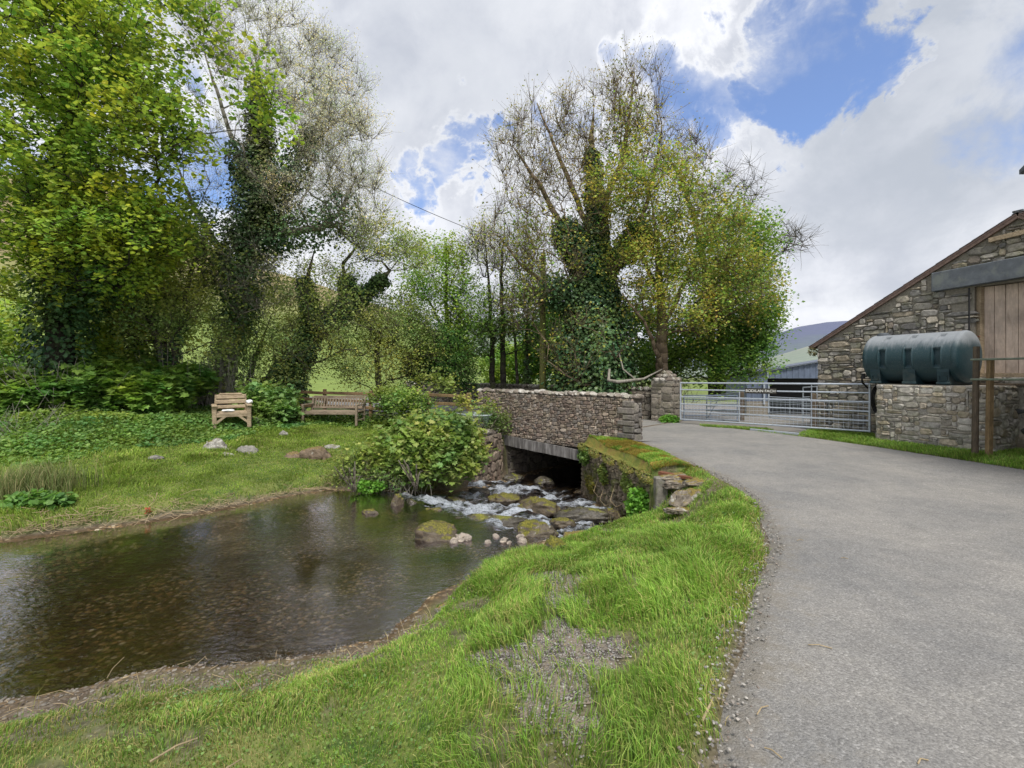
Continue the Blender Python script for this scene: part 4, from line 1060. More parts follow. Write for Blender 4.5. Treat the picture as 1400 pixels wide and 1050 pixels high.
# stream rocks
for (lb, px, py, z, w, h, mt, dp) in (
    ('yellow mossy rock in the white water left of centre', 590, 712, -.84, 44, 17, 'rock_wetm', None),
    ('large brown rock with thick moss at the upstream lip beside the cobble row', 600, 742, -.72, 62, 26, 'rock_wetm', .5),
    ('wide dark wet ledge the water slides over below the cobble row', 668, 722, -.82, 120, 16, 'rock_wet', .7),
    ('mossy boulder at the right end of the cobble row', 735, 738, -.74, 58, 24, 'rock_moss', .5),
    ('flat pinkish slab at the grass edge right of the weir', 800, 743, -.72, 60, 14, 'rock_slab', .5),
    ('mossy flat rock midstream in front of the arch', 690, 688, -1.08, 50, 12, 'rock_wetm', .5),
    ('large pinkish rock with a mossy right side in front of the arch', 735, 700, -1.10, 62, 19, 'rock_wetm', .7),
    ('dark rounded rock in the rapids near the shrub', 622, 690, -1.02, 34, 12, 'rock_wet', .35),
    ('dark wet rock nearest the left abutment', 650, 678, -1.18, 40, 12, 'rock_wet', .4),
    ('broad grey wet rock at the foot of the mossy retaining wall', 805, 712, -1.10, 84, 17, 'rock_wet', .9),
    ('low dark rock between the pinkish rock and the retaining wall', 768, 722, -.98, 40, 13, 'rock_wetm', .4),
    ('small wet stone against the foot of the retaining wall', 838, 706, -1.05, 26, 12, 'rock_wetm', .3),
    ('mossy tilted rock at the left lip of the rapids', 541, 696, -.76, 20, 22, 'rock_wetm', .35),
    ('brown rock behind the tilted mossy one at the left lip', 562, 697, -.80, 36, 15, 'rock_wet', .4),
    ('small dark rock awash at the left lip of the rapids', 505, 707, -.74, 26, 10, 'rock_wetm', .3),
    ('dark stone under the bridge on the left', 700, 658, -1.4, 30, 10, 'rock_wet', .5),
    ('dark stone under the bridge in the middle', 745, 661, -1.4, 26, 9, 'rock_wet', .5),
    ('mossy boulder on the near bank at the head of the gravel path', 715, 776, -.52, 64, 24, 'rock_moss', .4),
    ('yellow mossy rock at the grass edge above the gravel path', 764, 757, -.5, 44, 24, 'rock_moss', .4),
    ('brown stone half hidden in the near bank grass', 672, 812, -.42, 26, 20, 'rock_slab', .2),
    ('pale flat stone in the near bank grass by the water', 612, 842, -.58, 44, 18, 'rock_slab', .22)):
    rock(lb, px, py, z, w, h, mt, dp)
# cobbles of the little dam
cr = random.Random(9)
for i in range(38):
    px = cr.choice([cr.uniform(620, 642), cr.uniform(652, 716)]); w = cr.uniform(8, 15)
    rock('small pale cobble in the loose row across the weir', px, 740 + cr.uniform(-6, 4), -.70, w, w * cr.uniform(.35, .5), 'rock_pale', None, cr.uniform(0, 3), 500 + i, .15, 'cobble', 'cobble', 'pale cobbles in a row across the weir', 2)
# slabs on top of ledge
for (lb, px, py, z, w, h, mt, dp) in (
    ('white lichened slab on the ledge above the sluice post, nearest the wall', 925, 656, -.12, 50, 9, 'rock_slab', .35),
    ('long white edged slab on the ledge beside the road verge', 968, 664, -.13, 64, 10, 'rock_slab', .3),
    ('orange mossy slab behind the rusty bar', 935, 668, -.22, 54, 11, 'rock_slab', .4),
    ('mossy slab at the lower right end of the ledge', 985, 682, -.20, 44, 11, 'rock_slab', .3),
    ('brown mossy slab sloping down beside the sluice post', 952, 690, -.34, 64, 22, 'rock_slab', .4),
    ('pale flat stone at the foot of the sluice post', 935, 702, -.42, 50, 8, 'rock_slab', .25),
    ('small pale stone in the grass between ledge and road', 1020, 678, -.12, 26, 8, 'rock_slab', .2)):
    rock(lb, px, py, z, w, h, mt, dp)
# moss sheet over the ledge top between retaining wall and road
lx, ly = np.meshgrid(np.linspace(0, 1, 26), np.linspace(0, 1, 60), indexing='ij')
Ls = np.array([1.72, 11.80]); Le = np.array([2.38, 8.0]); Rs = np.array([2.85, 10.78]); Re = np.array([3.1, 8.1])
PX = (Ls + (Le - Ls) * ly[..., None]) * (1 - lx[..., None]) + (Rs + (Re - Rs) * ly[..., None]) * lx[..., None]
PZ = -.19 + .19 * ss(.1, 1, lx) + .06 * (fbm(PX[..., 0] * 4, PX[..., 1] * 4, None, 3, 6) - .5) + .03
PZ = np.maximum(PZ, ground(PX[..., 0].ravel(), PX[..., 1].ravel()).reshape(PZ.shape) + .015)
idd = np.arange(lx.size).reshape(lx.shape); Q = np.stack([idd[:-1, :-1], idd[1:, :-1], idd[1:, 1:], idd[:-1, 1:]], -1).reshape(-1, 4)
mb = MB(); mb.add(np.concatenate([PX, PZ[..., None]], -1).reshape(-1, 3), Q)
k = NT('moss'); p = k.geo(); n = k.noise(p, 3, 6, .7); n2 = k.noise(p, 40, 5, .7)
c = k.ramp(n, [(.3, (.20, .12, .05)), (.45, (.22, .19, .04)), (.6, (.13, .17, .03)), (.75, (.24, .2, .05))]); c = k.mix(.7, c, k.ramp(n2, [(.3, (.5, .5, .5)), (.7, (1.3, 1.3, 1.3))]), 'MULTIPLY')
M['moss'] = k.done(k.bsdf(c, .95, k.bump(n2, .8, .03)))
o = mb.build('moss_carpet', M['moss'], smooth=True); tag(o, 'yellow green moss covering the ledge beside the bridge parapet', 'moss', kind='stuff')

# ------------------------------------------------------------------ leaves, plants and trees
LEAFSH = {
 'kite': (np.array([(0, 0), (.42, .45), (0, 1), (-.42, .45)]), ),
 'hex': (np.array([(0, 0), (.42, .2), (.5, .62), (0, 1), (-.5, .62), (-.42, .2)]), ),
 'maple': (np.array([(0, .0), (.30, -.06), (.24, .16), (.62, .22), (.42, .46), (.52, .74), (.2, .66), (0, 1.0), (-.2, .66), (-.52, .74), (-.42, .46), (-.62, .22), (-.24, .16), (-.30, -.06)]), ),
}
def pal(cols, n, rg, var=.25):
    cols = np.asarray(cols, float); w = rg.random((n, 1)); i = rg.integers(0, len(cols), n); j = rg.integers(0, len(cols), n)
    return (cols[i] * w + cols[j] * (1 - w)) * rg.uniform(1 - var, 1 + var, (n, 1))
def leaves(mb, P, size, cols, rg, shape='kite', up=.5, clump=None, droop=.0, Nrm=None, base_col=None):
    n = len(P)
    if n == 0: return
    N = rg.normal(size=(n, 3)); N /= np.linalg.norm(N, axis=1, keepdims=True)
    if Nrm is not None: N = N * .6 + Nrm
    N[:, 2] = np.abs(N[:, 2]) * 1 + up; N /= np.linalg.norm(N, axis=1, keepdims=True)
    T = rg.normal(size=(n, 3)); T[:, 2] -= droop; T -= (T * N).sum(1, keepdims=True) * N; T /= np.linalg.norm(T, axis=1, keepdims=True)
    B = np.cross(N, T)
    sh = LEAFSH[shape][0]; m = len(sh)
    s = size * rg.uniform(.45, 1.4, n)
    bend = rg.uniform(-.25, .25, n)
    V = P[:, None] + s[:, None, None] * (sh[None, :, :1] * B[:, None] + sh[None, :, 1:] * T[:, None] + (np.abs(sh[:, 0])[None, :, None] * .35 + bend[:, None, None] * (sh[:, 1] ** 2)[None, :, None]) * N[:, None])
    c = pal(cols, n, rg) if base_col is None else base_col * rg.uniform(.75, 1.25, (n, 1))
    cl = fbm(P[:, 0] * .9, P[:, 1] * .9, P[:, 2] * .9, 3, 77)
    c2_ = fbm(P[:, 0] * 1.7 + 5, P[:, 1] * 1.7, P[:, 2] * 1.7, 2, 78); c = c * (1 + (c2_ - .5)[:, None] * np.array([1.1, .35, -.3]))
    c = c * (.72 + 1.7 * cl)[:, None] * np.array([1.2, 1.15, 1.1])
    mb.add(V.reshape(-1, 3), np.arange(n * m).reshape(n, m), np.repeat(c, m, 0))

def ellipsoid_pts(c, r, n, rg, shell=.5):
    d = rg.normal(size=(n, 3)); d /= np.linalg.norm(d, axis=1, keepdims=True)
    q = rg.random(n) ** (1 / 3.) ; q = q * (1 - shell) + shell * (1 - .35 * rg.random(n) ** 2)
    return np.asarray(c) + d * q[:, None] * np.asarray(r)

class Skel:
    def __init__(s): s.P = []; s.par = []; s.tip = []
    def add(s, p, par): s.P.append(np.asarray(p, float)); s.par.append(par); return len(s.P) - 1
def grow_tree(trunks, targets, rg, step=.35, wob=.10, rise=.6, tip_r=.008, trunk_r=None, rpow=2.3):
    cap = 20000; P = np.zeros((cap, 3)); par = -np.ones(cap, int); D = np.zeros((cap, 3)); n = 0; fixed = {}
    for tr in trunks:
        pts = np.array([q[:3] for q in tr], float); rs = [q[3] for q in tr]; last = -1
        for i in range(len(pts) - 1):
            m = max(1, int(np.linalg.norm(pts[i + 1] - pts[i]) / step))
            for j in range(m + (i == len(pts) - 2)):
                a = j / m; P[n] = pts[i] + (pts[i + 1] - pts[i]) * a + rg.normal(size=3) * wob * .18 * (n > 0); par[n] = last
                D[n] = (pts[i + 1] - pts[i]) / np.linalg.norm(pts[i + 1] - pts[i]); fixed[n] = rs[i] + (rs[i + 1] - rs[i]) * a; last = n; n += 1
    base = P[:n].mean(0)
    order = np.argsort(np.linalg.norm(targets - P[0], axis=1) + rg.random(len(targets)) * 1.0)
    tips = []
    for ti in order:
        t = targets[ti]; d = P[:n] - t; dist = np.linalg.norm(d, axis=1)
        pen = np.maximum(P[:n, 2] - t[2] + rise * dist * .5, 0) * 1.6
        # avoid attaching to the very base
        k_ = int(np.argmin(dist + pen)); L = dist[k_]
        m = max(1, int(L / step)); p0 = P[k_].copy(); dir0 = D[k_]
        ctrl = p0 + dir0 * L * .25 + (t - p0) * .35 + np.array([0, 0, .06 * L])
        last = k_
        for j in range(1, m + 1):
            if n >= cap - 1: break
            a = j / m; q = (1 - a) ** 2 * p0 + 2 * a * (1 - a) * ctrl + a * a * t
            q = q + rg.normal(size=3) * wob * (1 - a * .5) * min(1, L)
            P[n] = q; par[n] = last; D[n] = q - P[last]; D[n] /= max(np.linalg.norm(D[n]), 1e-6); last = n; n += 1
        tips.append(last)
    P = P[:n]; par = par[:n]; D = D[:n]
    r = np.zeros(n); hasc = np.zeros(n, bool); hasc[par[par >= 0]] = True
    acc = np.where(hasc, 0, tip_r ** rpow)
    for i in range(n - 1, -1, -1):
        r[i] = max(acc[i], (tip_r * .9) ** rpow) ** (1 / rpow)
        if i in fixed: r[i] = max(fixed[i], 0.004) if fixed[i] > r[i] * .5 else r[i]
        if par[i] >= 0: acc[par[i]] += acc[i] if i not in fixed else acc[i]
    for i in fixed: r[i] = fixed[i]
    for i in range(n):
        if par[i] >= 0 and i not in fixed: r[i] = min(r[i], r[par[i]] * .92)
    return P, par, D, r, np.array(tips)
def skel_mesh(mb, P, par, D, r, S=6, rmin=0):
    n = len(P); ch = np.where(par >= 0)[0]
    main = np.full(n, -1)
    for i in ch:
        q = par[i]
        if main[q] < 0 or r[i] > r[main[q]]: main[q] = i
    sm = D.copy()
    for i in range(n):
        if main[i] >= 0: sm[i] = D[i] + D[main[i]]
    ch = ch[r[ch] > rmin]
    ismain = main[par[ch]] == ch
    D0 = np.where(ismain[:, None], sm[par[ch]], D[ch]); R0 = np.where(ismain, r[par[ch]], r[ch])
    PP = np.stack([P[par[ch]], P[ch]], 1); RR_ = np.stack([R0, r[ch]], 1); DD = np.stack([D0, sm[ch]], 1)
    thick = RR_.max(1) > .05
    for sel, SS in ((thick, 9), (~thick, 4)):
        if sel.any(): mb.add(*tubes(PP[sel], RR_[sel], SS, DD[sel]))
def twigs(starts, dirs, n_each, L, rg, spread=.9, upb=.25, r=.006, seg=3):
    S = np.repeat(starts, n_each, 0); Dd = np.repeat(dirs, n_each, 0); m = len(S)
    d = Dd + rg.normal(size=(m, 3)) * spread; d[:, 2] += upb; d /= np.linalg.norm(d, axis=1, keepdims=True)
    Ls = L * rg.uniform(.5, 1.25, m); P = [S]
    for j in range(seg):
        d = d + rg.normal(size=(m, 3)) * .18; d[:, 2] += upb * .15; d /= np.linalg.norm(d, axis=1, keepdims=True); P.append(P[-1] + d * (Ls / seg)[:, None])
    P = np.stack(P, 1); R = np.linspace(r, r * .35, seg + 1)[None].repeat(m, 0)
    return P, R
def tree(name, label, cat, trunks, blobs, leaf=None, ivy=None, bark='bark', twig=None, seed=1, group=None, step=.35, wob=.09, tip_r=.008, extra=None, mainname='trunk', crownname='crown', rise=.6):
    """blobs: (px, py, Y, rx px, ry px, depth m, n targets)"""
    rg = np.random.default_rng(seed)
    T = []
    for (px, py, Y, rx, ry, dp, n) in blobs:
        T.append(ellipsoid_pts(pt(px, py, Y), (rx * Y / F, dp, ry * Y / F), n, rg))
    T = np.concatenate(T)
    tt = []
    for tr in trunks: tt.append([(*pt(q[0], q[1], q[2]), q[3]) if q[0] > 20 or abs(q[2]) > 9 else q for q in tr])
    tt = [[*q[:-1], (*q[-1][:3], min(q[-1][3], .02))] if len(q) > 2 else q for q in tt]
    T = T[T[:, 2] > tt[0][0][2] + .1]
    P, par, D, r, tips = grow_tree(tt, T, rg, step, wob, rise, tip_r)
    b = tt[0][0]; t = thing(name, label, cat, (b[0], b[1], b[2]), 0, group)
    mb = MB(); skel_mesh(mb, P, par, D, r)
    tw = dict(n=5, L=.7, r=.006, spread=.9, up=.25); tw.update(twig or {})
    out = P[tips] - P[0]; out /= np.linalg.norm(out, axis=1, keepdims=True)
    TP, TR = twigs(P[tips], D[tips] * .7 + out * .3, tw['n'], tw['L'], rg, tw['spread'], tw['up'], tw['r'])
    mb.add(*tubes(TP, TR, 3))
    mb.build(mainname, M[bark], t, smooth=True)
    if leaf:
        mb = MB(); 
        for lf in (leaf if isinstance(leaf, list) else [leaf]):
            m = lf['n']; i = rg.integers(0, len(TP), m); a = rg.random(m) ** .6 * TP.shape[1]; a = np.minimum(a, TP.shape[1] - 1.001); j = a.astype(int); f = (a - j)[:, None]
            pos = TP[i, j] * (1 - f) + TP[i, j + 1] * f + rg.normal(size=(m, 3)) * lf.get('spread', .12)
            if 'zmin' in lf or 'zmax' in lf: pos = pos[(pos[:, 2] > lf.get('zmin', -9)) & (pos[:, 2] < lf.get('zmax', 99) + rg.normal(size=len(pos)) * .5)]
            if 'where' in lf: pos = pos[lf['where'](pos)]
            leaves(mb, pos, lf['size'], lf['cols'], rg, lf.get('shape', 'kite'), lf.get('up', .5), droop=lf.get('droop', 0))
        mb.build(crownname, M['leaf'], t)
    if ivy:
        mb = MB()
        for iv in ivy:
            sel = np.where((r > iv.get('rmin', .03)) & (P[:, 2] < iv['zmax']) & (P[:, 2] > iv.get('zmin', -1)))[0]
            m = iv['n']; i = rg.choice(sel, m)
            dd_ = rg.normal(size=(m, 3)); dd_ /= np.linalg.norm(dd_, axis=1, keepdims=True)
            cl = .5 + 1.0 * fbm(P[i, 0] * 1.2, P[i, 1] * 1.2, P[i, 2] * 1.2, 3, seed)
            taper = np.clip((iv['zmax'] - P[i, 2]) / (iv['zmax'] - iv.get('zmin', 0)) * 1.6, .3, 1)
            pos = P[i] + dd_ * (iv['spread'] * cl * taper * rg.uniform(.75, 1.05, m))[:, None] + rg.normal(size=(m, 3)) * .05
            leaves(mb, pos, iv.get('size', .085), iv.get('cols', IVYC), rg, 'hex', .2, Nrm=dd_ * .9)
        mb.build('ivy', M['ivy'], t)
    return t
IVYC = [(.03, .065, .028), (.045, .09, .036), (.065, .115, .045), (.04, .075, .03)]
SYC = [(.17, .25, .055), (.23, .30, .06), (.10, .165, .04), (.26, .31, .06)]
OLV = [(.19, .235, .075), (.24, .275, .095), (.15, .195, .06)]
SILV = [(.42, .42, .36), (.33, .34, .26), (.48, .47, .42), (.26, .27, .18)]
YEL = [(.19, .205, .045), (.24, .235, .055), (.14, .175, .04), (.26, .23, .07)]
GRN = [(.085, .165, .04), (.12, .205, .05), (.06, .12, .03)]
LGT = [(.16, .25, .05), (.12, .20, .04), (.20, .28, .07)]

# 1 big sycamore, far left
tree('sycamore_tree', 'large broad leaved bright green sycamore filling the top left with a thick ivy clad trunk', 'tree',
     [[(85, 575, 13, .38), (80, 440, 13, .30), (90, 250, 13, .24), (105, 60, 12.6, .16), (120, -80, 12.4, .10)], [(95, 420, 13, .16), (165, 330, 12.2, .10), (235, 215, 11.6, .05)], [(82, 330, 13, .14), (20, 200, 12.2, .08), (-50, 120, 12, .05)]],
     [(50, 40, 12, 130, 120, 2.4, 110), (130, 90, 11.5, 90, 90, 1.8, 80), (205, 175, 11.3, 46, 60, 1.0, 34), (60, 220, 11.8, 110, 90, 2.2, 80), (145, 300, 11.8, 95, 80, 1.4, 70), (10, 370, 12, 80, 50, 1.6, 44), (140, 365, 12.2, 60, 34, 1.2, 26), (-120, 150, 12, 130, 210, 2.5, 70), (60, -110, 12, 170, 90, 2.5, 55), (250, 30, 11.5, 30, 50, 1.0, 12), (345, 140, 11.5, 26, 40, .6, 9), (195, 320, 12, 50, 30, 1.2, 24)],
     [dict(n=56000, size=.095, cols=SYC, shape='hex', spread=.08, up=1.1, droop=.6), dict(n=15000, size=.095, cols=[(.24, .28, .05), (.2, .26, .05)], shape='hex', spread=.12, up=1.0, where=lambda p: p[:, 1] < 11.3 + .6 * (vnoise(p[:, 0], p[:, 2]) - .5))],
     [dict(n=13000, zmax=11, spread=.9, rmin=.10, size=.10)], 'bark_dark', dict(n=6, L=.85, r=.008, up=.0, spread=.7), 11)
# smaller ivy trunks behind
tree('sycamore_tree', 'slim dark trunked sycamore standing just right of the big sycamore', 'tree',
     [[(160, 565, 15.5, .17), (156, 460, 15.5, .14), (150, 360, 15.5, .08)]],
     [(160, 375, 15.5, 60, 60, 1.5, 70), (130, 450, 15, 40, 35, 1.0, 24), (150, 500, 14.6, 60, 22, .8, 26)],
     dict(n=11000, size=.13, cols=SYC, shape='hex', spread=.16, up=.9), [dict(n=1800, zmax=5, spread=.3, rmin=.06)], 'bark_dark', seed=12)
tree('sycamore_tree', 'second slim dark trunk, between the sycamores and the leaning multi stem tree', 'tree',
     [[(192, 565, 15.2, .17), (186, 470, 15.2, .15), (172, 380, 15.2, .09), (165, 300, 15, .06)]],
     [(190, 350, 15, 50, 60, 1.5, 60), (210, 440, 14.6, 40, 30, 1.0, 26)],
     dict(n=9000, size=.11, cols=OLV + SYC[:2], shape='kite', spread=.16, up=.6), [dict(n=2600, zmax=5.5, spread=.36, rmin=.06)], 'bark_dark', seed=13)
# 3 leaning tree at px 230
tree('willow_tree', 'leaning multi stemmed tree with small olive leaves and upright brown shoots at its foot', 'tree',
     [[(236, 560, 14.6, .22), (222, 480, 14.6, .19), (196, 400, 14.6, .13), (185, 330, 14.6, .08)], [(232, 540, 14.6, .12), (245, 450, 14.4, .09), (262, 370, 14.4, .06), (280, 320, 14.4, .03)], [(228, 500, 14.6, .09), (205, 430, 14.2, .07), (215, 350, 14, .04)]],
     [(235, 370, 14.5, 62, 48, 1.4, 100), (215, 430, 14.2, 55, 40, 1.2, 60), (265, 450, 14.2, 40, 40, 1.0, 40), (240, 320, 14.5, 40, 30, 1, 25)],
     dict(n=15000, size=.075, cols=OLV, spread=.13, up=.4), [dict(n=2500, zmax=4.2, spread=.26, rmin=.08)], 'bark', dict(n=7, L=.6, r=.005), 14)
# 4 great tall tree with silvery twigs, ivy up the trunk
tree('tall_tree', 'tallest left tree with silvery half leafed crown and ivy covered trunk', 'tree',
     [[(300, 562, 16, .42), (308, 500, 16, .34), (328, 420, 16, .28), (345, 330, 16, .25), (358, 220, 16, .20), (352, 130, 16, .13), (345, 85, 16, .06)],
      [(330, 410, 16, .16), (300, 340, 15.8, .12), (268, 290, 15.6, .08), (235, 210, 15.6, .05)],
      [(352, 300, 16, .14), (395, 240, 15.8, .11), (432, 175, 15.6, .07), (455, 110, 15.6, .04)],
      [(345, 330, 16, .15), (390, 318, 15.6, .12), (440, 310, 15.3, .11), (466, 290, 15.3, .08), (490, 235, 15.3, .04)],
      [(335, 250, 16, .10), (318, 190, 16, .07), (290, 110, 16, .05), (275, 50, 16, .03)]],
     [(385, 88, 15.8, 85, 62, 2.2, 120), (440, 130, 15.6, 62, 68, 2.0, 100), (470, 210, 15.4, 56, 60, 1.9, 95), (485, 285, 15.3, 42, 50, 1.6, 56), (305, 140, 15.8, 50, 95, 1.6, 40), (400, 210, 15.6, 70, 70, 2.0, 70), (285, 240, 15.6, 42, 55, 1.2, 24), (420, 280, 15.4, 50, 40, 1.4, 45), (330, 60, 15.8, 70, 45, 1.8, 60), (340, 380, 15.2, 40, 60, 1.0, 40)],
     [dict(n=42000, size=.042, cols=SILV, spread=.09, up=.1, where=lambda p: (np.abs(p[:, 0] + 8.9) > .9) | (p[:, 2] > 12)), dict(n=9000, size=.085, cols=OLV, spread=.25, up=.5, zmax=5.6)],
     [dict(n=21000, zmax=11.8, zmin=3, spread=.8, rmin=.075, size=.08), dict(n=12000, zmax=12.3, zmin=5, spread=1.0, rmin=.12, size=.08, cols=[(.05, .075, .03), (.035, .065, .025), (.07, .095, .04)]), dict(n=9000, zmax=5.2, spread=.6, rmin=.15, size=.08, cols=[(.12, .165, .05), (.16, .205, .07)])],
     'bark_pale', dict(n=11, L=.75, r=.0055, spread=.8, up=.25), 15)
# 5 leaning tree with ivy, right of it
tree('leaning_tree', 'ivy wrapped tree leaning right over the slatted bench with an arching crown', 'tree',
     [[(392, 562, 16.6, .26), (398, 500, 16.6, .22), (430, 450, 16.6, .17), (478, 420, 16.6, .13), (520, 385, 16.6, .11), (545, 355, 16.6, .07)],
      [(430, 450, 16.6, .12), (418, 390, 16.4, .09), (430, 340, 16.4, .05)], [(478, 420, 16.6, .09), (470, 360, 16.4, .06), (500, 320, 16.2, .03)]],
     [(440, 400, 16.3, 55, 42, 1.6, 80), (490, 450, 16.2, 60, 42, 1.4, 80), (520, 335, 16.2, 45, 28, 1.4, 60), (420, 470, 16.0, 50, 40, 1.2, 55), (555, 355, 16.4, 30, 22, 1.0, 30)],
     [dict(n=15000, size=.07, cols=OLV, spread=.13, up=.3), dict(n=6000, size=.05, cols=SILV, spread=.1, zmin=4.8)],
     [dict(n=12000, zmax=6.2, zmin=0, spread=.62, rmin=.07, size=.10), dict(n=6500, zmax=3.5, spread=.7, rmin=.07, size=.08, cols=[(.11, .16, .05), (.15, .20, .065)])],
     'bark', dict(n=7, L=.65, r=.005), 16)
tree('willow_tree', 'many stemmed bushy willow with thin olive foliage behind the gap between the two seats', 'tree',
     [[(330, 560, 17.5, .12), (345, 500, 17.5, .09), (372, 430, 17.4, .05)], [(322, 560, 17.5, .09), (300, 470, 17.5, .06), (290, 420, 17.4, .04)], [(335, 560, 17.5, .08), (390, 480, 17.2, .05)]],
     [(370, 440, 17.2, 48, 48, 1.3, 70), (300, 430, 17.4, 40, 40, 1.2, 40), (380, 500, 16.8, 45, 26, 1.0, 35)],
     dict(n=11000, size=.075, cols=OLV + [(.15, .21, .05)], spread=.14, up=.4), [dict(n=900, zmax=3, spread=.15, rmin=.05)], 'bark', dict(n=7, L=.6, r=.005), 17)
tree('hawthorn_tree', 'fine olive leaved tree between the leaning tree and the light green tree', 'tree',
     [[(520, 545, 18, .13), (515, 480, 18, .10), (525, 430, 18, .06)]],
     [(530, 440, 17.8, 50, 42, 1.4, 90), (510, 500, 17.4, 58, 30, 1.3, 70), (570, 470, 17.8, 35, 40, 1.2, 45)],
     dict(n=13000, size=.07, cols=OLV + [(.11, .16, .04)], spread=.15, up=.4), None, 'bark', dict(n=8, L=.6, r=.005), 18)
# 7 light green tree px 610
tree('birch_tree', 'light green airy tree with straight dark stem left of the bare twiggy tree', 'tree',
     [[(612, 535, 20, .14), (611, 460, 20, .11), (610, 380, 20, .06), (611, 335, 20, .03)], [(611, 470, 20, .07), (635, 420, 20, .04)], [(611, 460, 20, .07), (585, 410, 20, .04)]],
     [(605, 375, 20, 48, 42, 1.8, 120), (585, 430, 20, 45, 40, 1.6, 80), (640, 430, 20, 35, 40, 1.5, 60), (610, 480, 19.6, 48, 30, 1.4, 60)],
     dict(n=15000, size=.095, cols=LGT, spread=.15, up=.5), None, 'bark_dark', dict(n=6, L=.7, r=.006), 19)
tree('evergreen_shrub', 'dark evergreen bush behind the fence left of the bridge', 'shrub',
     [[(610, 540, 19, .10), (600, 500, 19, .06)], [(610, 540, 19, .09), (625, 490, 19, .05)]],
     [(608, 490, 18.8, 42, 38, 1.2, 120), (575, 505, 18.6, 28, 30, .9, 50), (628, 510, 18.8, 25, 28, .9, 40)],
     [dict(n=11000, size=.09, cols=[(.03, .075, .02), (.05, .10, .03), (.06, .12, .03)], spread=.14, up=.5)], None, 'bark_dark', dict(n=6, L=.4), 20, crownname='foliage', mainname='stems')
# 8 bare twiggy tree px 680
tree('young_tree', 'slender twin trunked tree with dark trunks, green skirt and bare twiggy top behind the parapet', 'tree',
     [[(673, 535, 20, .13), (672, 450, 20, .10), (668, 380, 20, .05), (662, 320, 20, .02)], [(688, 535, 20.1, .14), (687, 450, 20.1, .11), (685, 380, 20, .07), (690, 310, 20, .02)]],
     [(680, 340, 20, 42, 38, 1.5, 90), (650, 350, 20, 30, 38, 1.2, 45), (700, 380, 20, 35, 50, 1.4, 60), (668, 440, 20, 44, 34, 1.4, 60), (700, 460, 20, 40, 28, 1.4, 45), (650, 470, 19.7, 35, 25, 1.1, 30)],
     [dict(n=5500, size=.055, cols=SILV, spread=.08, zmin=4.2), dict(n=16000, size=.10, cols=GRN, spread=.2, up=.6, zmax=4.0)], None, 'bark_dark', dict(n=7, L=.75, r=.006, up=.5, spread=.6), 21)
tree('thin_tree', 'thin bare pole like tree with a curved stem just left of the utility pole', 'tree',
     [[(708, 535, 21, .08), (704, 470, 21, .06), (700, 420, 21, .03)]], [(702, 430, 21, 26, 34, 1.0, 30)], dict(n=1500, size=.08, cols=LGT, spread=.15), None, 'bark', seed=22)
tree('thin_tree', 'thin ivy clad tree standing next to the utility pole', 'tree',
     [[(722, 535, 20.5, .09), (720, 470, 20.5, .07), (722, 410, 20.5, .04)]], [(722, 400, 20.5, 26, 30, 1.0, 40), (740, 440, 20.5, 26, 30, 1.0, 30)], dict(n=3500, size=.09, cols=GRN, spread=.15), [dict(n=1600, zmax=3, spread=.17, rmin=.04, size=.09)], 'bark_dark', seed=23)
# 10 great central tree
tree('ivy_tree', 'largest central tree beyond the bridge with dark ivy below and bare upswept branches above', 'tree',
     [[(812, 560, 17.5, .40), (815, 480, 17.5, .34), (818, 380, 17.5, .28), (815, 280, 17.5, .22), (808, 200, 17.5, .12), (812, 150, 17.5, .06)],
      [(816, 400, 17.5, .16), (775, 320, 17.3, .12), (735, 250, 17.3, .08), (700, 200, 17.3, .04)],
      [(815, 340, 17.5, .13), (780, 250, 17.4, .09), (745, 170, 17.4, .04), (735, 140, 17.4, .02)],
      [(815, 300, 17.5, .14), (850, 220, 17.4, .10), (862, 150, 17.4, .05), (868, 100, 17.4, .02)],
      [(818, 380, 17.5, .13), (870, 330, 17.0, .10), (895, 240, 17, .06), (905, 170, 17, .03)],
      [(815, 420, 17.5, .13), (760, 400, 17, .10), (710, 360, 16.8, .05), (680, 320, 16.8, .03)]],
     [(815, 165, 17.4, 60, 42, 2.0, 70), (755, 205, 17.3, 62, 70, 2.0, 100), (865, 140, 17.3, 38, 44, 1.6, 55), (715, 230, 17.2, 45, 70, 1.6, 80), (870, 200, 17.2, 50, 55, 1.8, 70), (705, 330, 17, 42, 55, 1.6, 70), (790, 290, 17.2, 80, 50, 1.6, 70), (750, 370, 16.8, 50, 45, 1.5, 60), (720, 420, 17, 30, 35, 1.2, 30), (800, 480, 16.4, 60, 50, 1.0, 40), (930, 240, 17.5, 45, 50, 1.4, 45)],
     [dict(n=11000, size=.06, cols=[(.2, .2, .08), (.25, .2, .09), (.15, .17, .05)], spread=.08, zmin=6), dict(n=14000, size=.09, cols=YEL + LGT, spread=.2, up=.5, zmax=7.2)],
     [dict(n=15000, zmax=10.3, zmin=2.5, spread=.75, rmin=.13, size=.115), dict(n=46000, zmax=6.8, zmin=-1, spread=1.7, rmin=.09, size=.092), dict(n=9000, zmax=5, zmin=-.5, spread=1.9, rmin=.25, size=.12)],
     'bark_orange', dict(n=7, L=.95, r=.0075, spread=.6, up=.4), 24, rise=.8)
